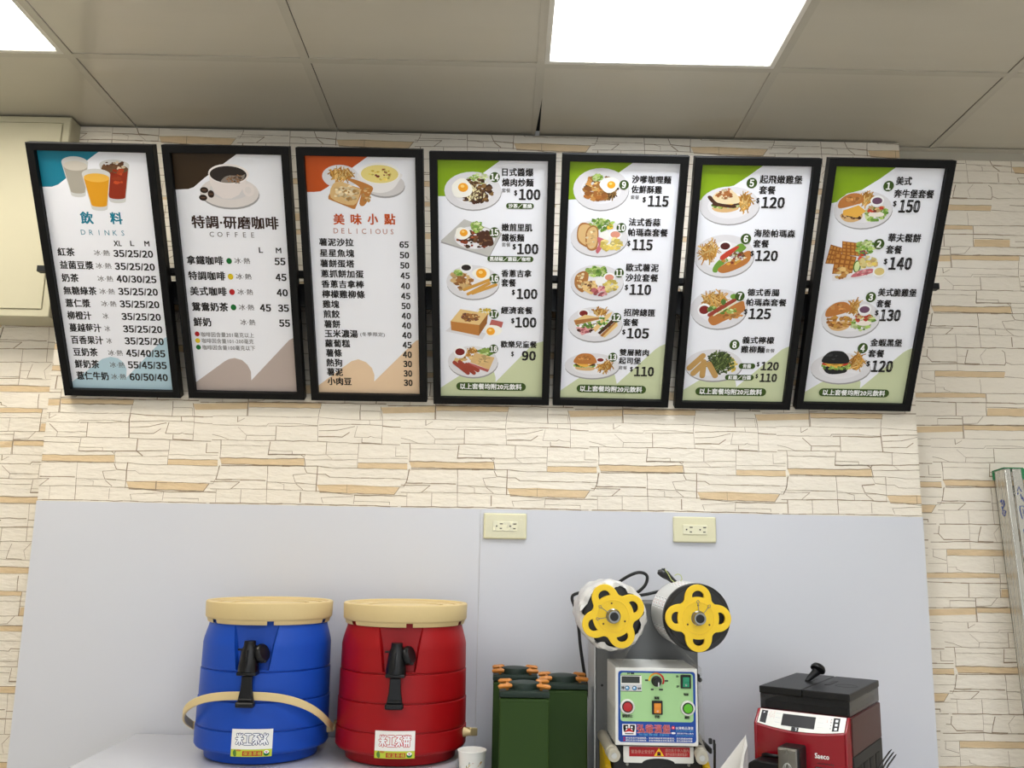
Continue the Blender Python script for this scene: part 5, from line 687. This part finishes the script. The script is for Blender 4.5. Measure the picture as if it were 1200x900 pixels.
for (xa, za), (xb, zb) in (((.3111, 1.0825), (.3065, 1.087)), ((.4996, 1.0805), (.5245, 1.087))):
    M = at(xa, -.47, za); dv = Vector((xb - xa, .185, zb - za)).normalized(); q = Vector((0, 0, 1)).rotation_difference(dv).to_matrix().to_4x4()
    r = MB().lathe([(0, .002), (.0065, .002), (.0065, 0), (.0128, 0), (.0138, .003), (.0138, .018), (.0125, .02), (.0125, .03), (.0142, .032), (.0142, .05), (.0125, .052), (.0125, .19), (0, .19)], 28, M=M @ q).build('guide_roller', m_rod, t)
    MB().lathe([(0, -.001), (.006, -.001), (.006, .004)], 20, M=M @ q).build('roller_cap', m_lightgrey, r)
MB().box(pt(.5295, -.35, 1.085), (.006, .14, .012), bevel=.002).box(pt(.5265, -.43, 1.108), (.007, .01, .012), bevel=.002).box(pt(.5345, -.43, 1.1), (.004, .008, .022), bevel=.001).tube([pt(.538, -.42, 1.1), pt(.540, -.41, 1.08), pt(.541, -.4, 1.03), pt(.541, -.4, .97)], .0028, 8).build('side_bracket', m_rubber, t)
MB().tube([pt(.4995, -.42, 1.245), pt(.506, -.41, 1.242), pt(.508, -.38, 1.23)], .005, 8).box(pt(.501, -.40, 1.214), (.008, .02, .01), bevel=.002).lathe([(0, 0), (.005, 0), (.005, .006), (0, .006)], 14, M=at(.506, -.425, 1.236) @ YFRONT).build('hinge', m_rubber, t)
# film rolls on their spools
def clover(rot, n=160):
    out = []
    for i in range(n):
        a = 2 * PI * i / n; q = (a + PI / 4) % (PI / 2) - PI / 4; c_, r_ = .0435, .0275; sn = math.sin(q) * c_
        f = c_ * math.cos(q) + math.sqrt(max(0, r_ * r_ - sn * sn)) if abs(sn) < r_ else 0
        k = 300.0; r = math.log(math.exp(k * f) + math.exp(k * (.0455 + .004 * abs(math.cos(2 * a))))) / k
        out.append((r * math.cos(a + rot), r * math.sin(a + rot)))
    return out
def kidney(rc, rot):
    pts = [(rc - .0012 + .0022 * (1 - v * v), v * .0135) for v in [k / 5 - 1 for k in range(11)]] + [(rc + .0165 * math.cos(R(w)) ** .8, .0145 * math.sin(R(w))) for w in range(75, -76, -15)]
    return [(x * math.cos(rot) - y * math.sin(rot), x * math.sin(rot) + y * math.cos(rot)) for x, y in pts]
def spool(x, z, r, rot, ragged, lab):
    M = at(x, -.455, z) @ YFRONT
    if ragged:
        b = MB().lathe([(0, .002), (.056, .003), (.063, .0015), (.066, 0), (.066, -.17), (0, -.17)], 72, M=M)
        roll = b.build('film_roll', m_film2, t)
        rnd = random.Random(11); vs = []; fs = []; n = 90; prof = [(.0645, .009), (.072, .006), (.0755, -.002), (.0762, -.05), (.074, -.11), (.0745, -.165), (.05, -.172)]
        for i in range(n):
            a = 2 * PI * i / n
            for k, (pr_, pz) in enumerate(prof):
                j = .0011 * math.sin(7 * a + k) + .0013 * math.sin(17 * a + 2 * k) + (.0035 * math.sin(11 * a) + rnd.uniform(-.002, .001) if k == 0 else rnd.uniform(-.0005, .0005)); vs.append(((pr_ + j) * math.cos(a), (pr_ + j) * math.sin(a), pz + .002 * math.sin(13 * a + k)))
        m_ = len(prof)
        for i in range(n):
            for k in range(m_ - 1): fs.append((i * m_ + k, ((i + 1) % n) * m_ + k, ((i + 1) % n) * m_ + k + 1, i * m_ + k + 1))
        MB().raw(vs, fs, 0, True, M).build('torn_wrap', m_wrap, roll)
    else:
        b = MB().lathe([(0, .002), (.062, .003), (.0645, .0022), (.0665, .003), (.069, .0022), (.0715, .003), (.0738, .0015), (.0745, -.001), (.0745, -.01), (0, -.01)], 72, M=M)
        b.lathe([(.0742, -.010), (.0742, -.172), (0, -.172)], 72, 1, M=M)
        roll = b.build('film_roll', [m_film2, mat('printed_white_film', 'd6d6d2', .28, var=.03)], t)
        def wrp(u, v, w): a = u / 1.3 / 180 * PI; r_ = .0743 + w / 1e4; V = M @ Vector((r_ * math.cos(a), r_ * math.sin(a), v / 1000)); return tuple(V)
        for a in range(108, 262, 50):
            for d in (28, 70, 112, 150):
                q = Print(None, .02, .3); q.rect_(a * 1.3 - 14, -d - 14, a * 1.3 + 14, -d + 14, INKL['white'], 0, 4)
                q.blob(a * 1.3, -d, 5, 9, INKL['lorange'], .3); q.rect_(a * 1.3 + 9, -d - 12, a * 1.3 + 10.5, -d + 10, INKL['steel2']); q.rect_(a * 1.3 - 12, -d - 6, a * 1.3 - 10.5, -d + 12, INKL['dk'])
                q.build('printed_mark', roll, wrp)
    vs, fs = plate_curve([clover(rot)] + [kidney(.0435, rot + PI / 2 * k) for k in range(4)], .007, .0012)
    d = MB().raw(vs, fs, 0, False, M @ Tr(0, 0, .012)); d.lathe([(.0340, .0166), (.0343, .0178), (.0352, .0178), (.0355, .0166)], 56, 0, M=M)
    d = d.build('spool_disc', m_yel, t)
    sh = MB().lathe([(.016, .012), (.016, .0185), (.014, .02), (.0135, .034), (.0125, .036), (.0095, .036), (.009, .0345), (0, .0345)], 32, M=M).build('shaft', m_chrome, t)
    MB().lathe([(0, .039), (.0085, .039), (.009, .0375), (.009, .034)], 24, M=M).build('shaft_cap', m_rubber, sh)
    for a in (90, 210, 330): MB().lathe([(0, .0174), (.0021, .0174), (.0021, .0152)], 10, M=M @ Tr(.0275 * math.cos(R(a) + rot * .3), .0275 * math.sin(R(a) + rot * .3), 0)).build('screw_hole', mat('screw_dark', '4a2c12', .6), d)
    pn = MB()
    for a in ((146, 190) if ragged else (92, 48)):
        ca, sa = math.cos(R(a)), math.sin(R(a)); pn.tube([(.014 * ca, .014 * sa, .026), (.03 * ca, .03 * sa, .0215), (.036 * ca - .003 * sa, .036 * sa + .003 * ca, .021), (.039 * ca, .039 * sa, .0205), (.036 * ca + .003 * sa, .036 * sa - .003 * ca, .021), (.03 * ca, .03 * sa, .0215)], .0008, 6, M=M)
    pn.build('cotter_pin', m_chrome, sh)
spool(.3095, 1.3727, .066, R(25), True, '')
spool(.4965, 1.3715, .0745, R(0), False, '')
def sheet(name, a, b, y0, y1, th=.0004):
    d = Vector((b[0] - a[0], 0, b[1] - a[1])); nn = Vector((-d.z, 0, d.x)).normalized() * th; vs = []
    for (x, z) in (a, b):
        for y in (y0, y1):
            for s_ in (-1, 1): vs.append(tuple(Vector(pt(x, y, z)) + nn * s_))
    MB().raw(vs, [(0, 2, 6, 4), (1, 3, 7, 5), (0, 1, 5, 4), (2, 3, 7, 6), (0, 1, 3, 2), (4, 5, 7, 6)]).build(name, m_clear, t)
sheet('film_web', (.3735, 1.338), (.329, 1.268), -.44, -.30); sheet('film_web', (.329, 1.268), (.3075, 1.10), -.44, -.30)
sheet('film_web', (.4325, 1.334), (.507, 1.262), -.44, -.30); sheet('film_web', (.507, 1.262), (.512, 1.095), -.44, -.30)
cord = [(.293, .862), (.297, .93), (.299, 1.03), (.298, 1.1), (.289, 1.152), (.278, 1.203), (.267, 1.272), (.262, 1.32), (.252, 1.368), (.245, 1.389), (.252, 1.401), (.288, 1.409), (.335, 1.412), (.374, 1.439), (.397, 1.4535), (.417, 1.4595), (.433, 1.456), (.4385, 1.446), (.433, 1.428), (.417, 1.412), (.405, 1.404), (.417, 1.401), (.442, 1.405), (.473, 1.412), (.505, 1.414), (.515, 1.39), (.5, 1.36)]
cp = [Vector(pt(x, -.115 - (.012 if 13 < k < 20 else 0), z)) for k, (x, z) in enumerate(cord)]
sm = []
for i in range(len(cp) - 1):
    p0, p1, p2, p3 = cp[max(0, i - 1)], cp[i], cp[i + 1], cp[min(len(cp) - 1, i + 2)]
    for k in range(4):
        u = k / 4; sm.append(.5 * ((2 * p1) + (p2 - p0) * u + (2 * p0 - 5 * p1 + 4 * p2 - p3) * u * u + (3 * p1 - p0 - 3 * p2 + p3) * u ** 3))
MB().tube(sm, .0042, 10).build('power_cord', m_cable, t)
rnd = random.Random(5)
MB().tube([pt(.437, -.3, 1.466), pt(.445, -.3, 1.464), pt(.456, -.3, 1.459), pt(.464, -.3, 1.453), pt(.472, -.3, 1.446), pt(.484, -.3, 1.438)], [.005, .0095, .0105, .008, .007, .004], 9).tube([pt(.446, -.302, 1.472), pt(.452, -.303, 1.473), pt(.455, -.303, 1.465)], .003, 6).build('taped_wire_end', mat('black_tape', '121213', .35, bump=1, bscale=50), t)
MB().tube([pt(.452, -.314, 1.472), pt(.459, -.314, 1.462), pt(.466, -.314, 1.449), pt(.476, -.312, 1.441), pt(.486, -.312, 1.441), pt(.4925, -.312, 1.45), pt(.490, -.312, 1.459), pt(.482, -.312, 1.462), pt(.475, -.312, 1.458)], .0011, 6).tube([pt(.476, -.312, 1.442), pt(.482, -.312, 1.437), pt(.486, -.312, 1.430)], .0011, 6).build('earth_wire', mat('earth_wire', 'b9c27a', .4), t)

# ---------------------------------------------------------------- coffee machine
m_cred = mat('red_lacquer', '8a0318', .25, var=.03, coat=.3); m_maroon = mat('maroon_side', '4c2321', .4, spec=.3, var=.05); m_cblack = mat('matt_black', '131314', .42, spec=.3); m_smoke = mat('smoky_hopper', '1c1c1d', .2, spec=.35, var=.2, nscale=30, alpha=.8)
m_cdark = mat('charcoal_side', '252524', .5, spec=.3); m_panel = mat('white_panel', 'e6e4dc', .3, var=.01)
t = thing('coffee_machine', 'red bean-to-cup coffee machine with black lid, turned to the left', 'coffee machine', (.6594, -.346, .85), R(-34.17))
Wc, Dc = .201, .287
rs = MB()
side = [(-.034, .006), (-.034, .289), (-.004, .3165), (.012, .3155), (Dc - .004, .3155), (Dc, .308), (Dc, .006)]
YZ = Matrix(((0, 0, 1, 0), (1, 0, 0, 0), (0, 1, 0, 0), (0, 0, 0, 1)))
rs.prism(side, -.003, .004, M=YZ, bevel=.002); rs.prism(side, Wc - .0065, Wc - .0005, M=YZ, bevel=.002)
nb = 14
vs = []; fs = []
XA, XB = .004, Wc - .0065
for i in range(nb + 1):
    x = XA + (XB - XA) * i / nb; u = 2 * i / nb - 1; bow = 1 - u * u
    for (y, z) in ((-.034 - .004 * bow, .006), (-.034 - .004 * bow, .285 - .009 * bow), (-.0315 - .004 * bow, .288 - .009 * bow), (-.004, .3155), (.0, .316), (.03, .316)): vs.append((x, y, z))
for i in range(nb):
    for k in range(5): fs.append((i * 6 + k, i * 6 + 6 + k, i * 6 + 7 + k, i * 6 + 1 + k))
rs.raw(vs, fs, 0, True); rs.box((Wc / 2 - .003, .145, .158), (Wc - .012, .28, .304)); rs.build('body', m_cred, t)
MB().box((Wc - .001, Dc / 2 - .006, .2755), (.008, Dc - .014, .079), bevel=.0015).build('side_panel', m_maroon, t)
v = MB().box((Wc - .001, Dc / 2 - .006, .12), (.008, Dc - .014, .229), bevel=.0015); v = v.build('lower_side_panel', m_cdark, t)
for k in range(4):
    MB().box((Wc + .0035, .045 + .058 * k, .135), (.002, .036, .15), bevel=.0008).build('vent', mat('vent_black', '0a0a0a', .6), v)
pan = MB(); vs, fs = [], []
def slope(x, f, off): # f 0 at the lower edge of the display strip, 1 at the upper
    u = 2 * (x - XA) / (XB - XA) - 1; bow = max(0, 1 - u * u)
    y0, z0 = -.0315 - .004 * bow, .2883 - .009 * bow; y1, z1 = -.004, .3155; d = Vector((0, y1 - y0, z1 - z0)); nn = Vector((0, -d.z, d.y)).normalized()
    q = Vector((x, y0 + d.y * f, z0 + d.z * f)) + nn * off; return q
for i in range(nb + 1):
    x = XA + .0005 + (XB - XA - .001) * i / nb
    for f in (0.02, .99): vs.append(slope(x, f, .0012))
for i in range(nb): fs.append((i * 2, i * 2 + 2, i * 2 + 3, i * 2 + 1))
pan.raw(vs, fs, 0, True); pan = pan.build('display_strip', m_panel, t)
p = Print(None, .02, .3)
def q4(x0, x1, f0, f1, c): p.poly([(x0, f0), (x1, f0), (x1, f1), (x0, f1)], INKL[c])
q4(57, 130, 200, 840, 'K'); q4(74, 124, 260, 780, 'dk'); q4(81, 97, -10, 215, 'K'); q4(89, 93, 40, 190, 'steel')
for x0 in (9, 168):
    q4(x0, x0 + 14, 110, 900, 'K')
    for k in range(3): q4(x0 + 4.5, x0 + 10, 180 + 240 * k, 320 + 240 * k, 'white')
for x, f in ((30, 640), (33, 800), (34, 560), (158, 700)): p.text('八尺' if x < 100 else '上品', x + 1, f, 9, 190, 'red', .02)
for x, f in ((48, 300), (48, 560), (48, 800), (142, 300), (142, 560), (144, 800)): q4(x - 6, x + 6, f, f + 22, 'steel')
for f in (250, 420, 590, 760): q4(163, 165, f, f + 60, 'steel2')
p.build('display_print', pan, lambda x, y, z: tuple(slope(x / 1000, y / 1000, .0014 + z / 1000)))
hp = MB().box((Wc / 2, Dc / 2, .3325), (Wc - .003, Dc - .003, .033), bevel=.002).build('bean_hopper', m_smoke, t)
MB().box((Wc / 2, Dc / 2, .326), (Wc - .02, Dc - .02, .014)).build('hopper_floor', m_cblack, hp)
for i, (a, b) in enumerate(((0, .0965), (.0985, Wc))):
    l = MB().box(((a + b) / 2, Dc / 2, .357), (b - a, Dc, .016), bevel=.0022).build('hopper_lid', m_cblack, t)
    if i: MB().box((.123, .153, .3652), (.0115, .080, .0012)).build('finger_slot', m_rubber, l); MB().lathe([(.021, 0), (.0235, .0006), (.026, 0)], 40, M=Tr(.164, .128, .3652)).build('lid_mark', m_cdark, l)
    else: MB().box((.073, .165, .3652), (.012, .07, .0012)).build('finger_slot', m_rubber, l)
MB().tube([(.068, .140, .3655), (.073, .148, .372), (.083, .158, .383), (.087, .162, .388)], [.004, .0065, .009, .0105], 16).lathe([(0, .012), (.008, .012), (.014, .009), (.0175, .003), (.0175, -.002), (.013, -.005), (0, -.005)], 28, M=Tr(.0895, .165, .3925) @ Rot(R(-38), 'X') @ Rot(R(12), 'Y')).build('key_knob', m_cblack, t)
sp = MB().box((.0905, -.058, .2), (.046, .06, .11), bevel=.004).build('dispenser', m_cblack, t)
ch = MB().box((.0890, -.0895, .205), (.041, .006, .098), bevel=.002).box((.0787, -.0925, .2475), (.0175, .004, .007), bevel=.001).box((.0995, -.0925, .2475), (.0175, .004, .007), bevel=.001).box((.0890, -.0925, .215), (.004, .003, .06)).build('chrome_plate', m_chrome, sp)
e = MB()
for s_ in (-1, 1):
    for r_ in (.006, .0105): e.tube([(.0890 + s_ * r_ * math.sin(R(a)) * .9, -.0942, .21 + .014 * math.cos(R(a))) for a in range(0, 181, 20)], .0008, 6)
e.build('emblem', m_lightgrey, ch)
MB().prism([(-.006, .0), (.066, 0), (.07, .012), (.066, .022), (.012, .024), (-.004, .016)], -.05, .02, M=Tr(.006, -.05, .197) @ Rot(R(90), 'X') @ Tr(0, 0, .02), bevel=.003).build('cup_shelf', m_cblack, t)
MB().tube([(.018, -.036, .222), (.028, -.05, .226), (.045, -.056, .227), (.062, -.05, .226), (.068, -.036, .224)], .0045, 10).build('milk_pipe', m_cblack, t)
p = Print(None, .02, .3); p.text('Saeco', 147, 236.5, 30, 10.5, 'white', .03); p.rect_(132, 205, 170, 214, INKL['K']); p.text('PERFETTO', 151, 209.5, 34, 5, 'steel2', 0); 
for k in range(9): p.ell(138 + 4 * k, 221 + (k % 2), 1.3, 1.6, INKL['K'], 8)
p.build('lettering', t, lambda x, y, z: (x / 1000, -.0346 - .004 * max(0, 1 - (2 * (x / 1000 - XA) / (XB - XA) - 1) ** 2) - z / 1000, y / 1000))

# ---------------------------------------------------------------- paper bag, fork, ladder
m_paper = mat('white_paper', 'e6e3de', .55, var=.02); m_inner = mat('shaded_paper', '9a9596', .5)  # the grey paints in the shade on the bag's inner paper
t = thing('paper_bag', 'open white paper bag standing left of the coffee machine', 'bag', (.545, -.545, .85))
A = [(.0285, -.0, .293), (.0345, .0, .276), (.012, .0, .232), (-.001, 0, .230)]
o = MB(); i_ = MB()
out = [(-.036, -.02, 0), (.024, -.02, 0), (.026, .03, 0), (-.034, .03, 0)]; topz = [.16, .232, .292, .20]; topx = [(-.04, -.028), (.013, -.012), (.0305, .004), (-.034, .034)]
vs = out + [(x, y, z) for (x, y), z in zip(topx, topz)]
o.raw(vs, [(0, 1, 5, 4), (2, 3, 7, 6), (3, 0, 4, 7), (0, 3, 2, 1)]); b_ = o.build('outer', m_paper, t)
so = b_.modifiers.new('thickness', 'SOLIDIFY'); so.thickness = .0009
vs = [(.024, -.02, 0), (.026, .03, 0), (.0305, .004, .292), (.033, .004, .274), (.021, -.003, .235), (.013, -.012, .232)]
o2 = MB().raw([(.0132, -.0125, .231), (.0305, .0035, .293), (.0335, .0035, .272), (.0265, -.0005, .258), (.021, -.006, .236), (.02, -.012, .21)], [(0, 1, 2, 3, 4, 5)]).build('folded_rim', m_paper, t)
so = o2.modifiers.new('thickness', 'SOLIDIFY'); so.thickness = .0009
g2 = MB().raw([(.0265, 0, .256), (.0335, .005, .270), (.034, .012, .0), (.024, -.0195, 0), (.021, -.004, .232)], [(0, 1, 2, 3, 4)]).build('gusset', m_inner, t)
so = g2.modifiers.new('thickness', 'SOLIDIFY'); so.thickness = .0009
m_fork = mat('white_plastic_fork', 'e2dfd2', .3); m_tine = mat('dark_fork_tines', '2b2a2a', .25)
t = thing('fork', 'fork with dark tines propped up beside the coffee machine', 'fork', (.897, -.42, .8505))
t.scale = (.95, .95, 1.115)
MB().tube([(-.035, 0, .003), (-.02, 0, .07), (-.006, 0, .14), (.0, 0, .165), (.006, 0, .182)], [.004, .0045, .005, .0085, .011], 12, flat=.45).build('handle', m_fork, t)
for k in range(3):
    d = (k - 1) * .0072; MB().tube([(.006 + d * .75, 0, .180 - d * .62), (.018 + d * .75, -.001, .196 - d * .62), (.031 + d * .75, -.003, .211 - d * .62), (.036 + d * .7, -.003, .2155 - d * .62)], [.0028, .0026, .0024, .0012], 8, flat=.6).build('tine', m_tine, t)
m_alu = mat('aluminium', 'c4c1b9', .26, metal=.8, nscale=14, var=.1, stretch=(6, 6, .4)); m_cap = mat('green_ladder_cap', '167a45', .45); m_ink = mat('blue_marker', '2b3f86', .6)
t = thing('ladder', 'aluminium ladder with green end caps leaning on the stone wall', 'ladder', (1.4475, -.02, 1.757))
t.rotation_euler = (R(-4.9), 0, 0)
Hl = 1.757 / math.cos(R(4.9)) - .012
def chan(x0, sgn):
    b = MB(); w, dp, th = .049, .058, .0022
    b.box((x0 + sgn * th / 2, dp / 2, -Hl / 2), (th, dp, Hl)); b.box((x0 + sgn * w * .16, .0012, -Hl / 2), (w * .32, .0024, Hl)); b.box((x0 + sgn * w * .72, .0012, -Hl / 2), (w * .56, .0024, Hl)); b.box((x0 + sgn * w / 2, dp - .0012, -Hl / 2), (w, .0024, Hl))
    b.box((x0 + sgn * w * .38, .008, -Hl / 2), (w * .12, .0022, Hl)); b.tube([(x0 + sgn * .0012, -.0004, -.004), (x0 + sgn * .0012, -.0004, -Hl)], .0028, 8); b.box((x0 + sgn * (w - .001), .012, -Hl / 2), (.002, .024, Hl))
    for k in (-.018, 0, .018): b.box((x0 - sgn * .0002, dp / 2 + k, -Hl / 2), (.0012, .004, Hl))
    return b
chan(0, 1).build('rail', m_alu, t); chan(.44, -1).build('rail', m_alu, t)
for x0, s_ in ((0, 1), (.44, -1)):
    MB().prism([(-.002, 0), (.06, 0), (.06, .003), (-.002, .003)], -.003, .052, M=Tr(x0, 0, 0) @ Matrix(((0, 0, s_, 0), (1, 0, 0, 0), (0, 1, 0, 0), (0, 0, 0, 1)))).box((x0 - s_ * .0015, .0575, -.012), (.003, .005, .022)).box((x0 + s_ * .052, .012, -.014), (.012, .03, .03), bevel=.003).build('end_cap', m_cap, t)
    MB().box((x0 + s_ * .024, .029, -Hl - .003), (.054, .064, .02), bevel=.004).build('foot', m_rubber, t)
for k in range(6): MB().box((.22, .03, -.06 - .29 * k), (.40, .045, .03), bevel=.006).build('rung', m_alu, t)
def strokes(M, lst):
    ink = MB()
    for l in lst: ink.tube([M @ Vector((x / 1000, y / 1000, 0)) for x, y in l], .0011, 5)
    ink.build('marker_writing', m_ink, t)
MF = Tr(.0355, -.0006, 0) @ YFRONT
strokes(MF, [[(-7, -62), (-2, -50), (4, -64)], [(-8, -72), (-6, -66)], [(0, -70), (2, -84), (7, -82)], [(5, -78), (6, -90)]])
strokes(MF, [[(-7, -112), (-6, -104), (2, -103), (8, -108)], [(-7, -112), (-5, -130), (-3, -138)], [(0, -112), (4, -116), (0, -122), (5, -126), (1, -130)], [(9, -112), (9, -134)]])
strokes(MF, [[(2, -160), (-4, -168), (-2, -184), (4, -190)], [(3, -166), (8, -170), (4, -178), (8, -186)]])
MS = Tr(-.0012, .029, 0) @ Rot(R(-90), 'Z') @ YFRONT
strokes(MS, [[(-10, -88), (-4, -82), (-2, -96)], [(4, -84), (8, -96), (-4, -108)], [(-6, -100), (-2, -118)], [(2, -112), (10, -116), (4, -122)], [(-8, -118), (0, -128), (6, -124)]])
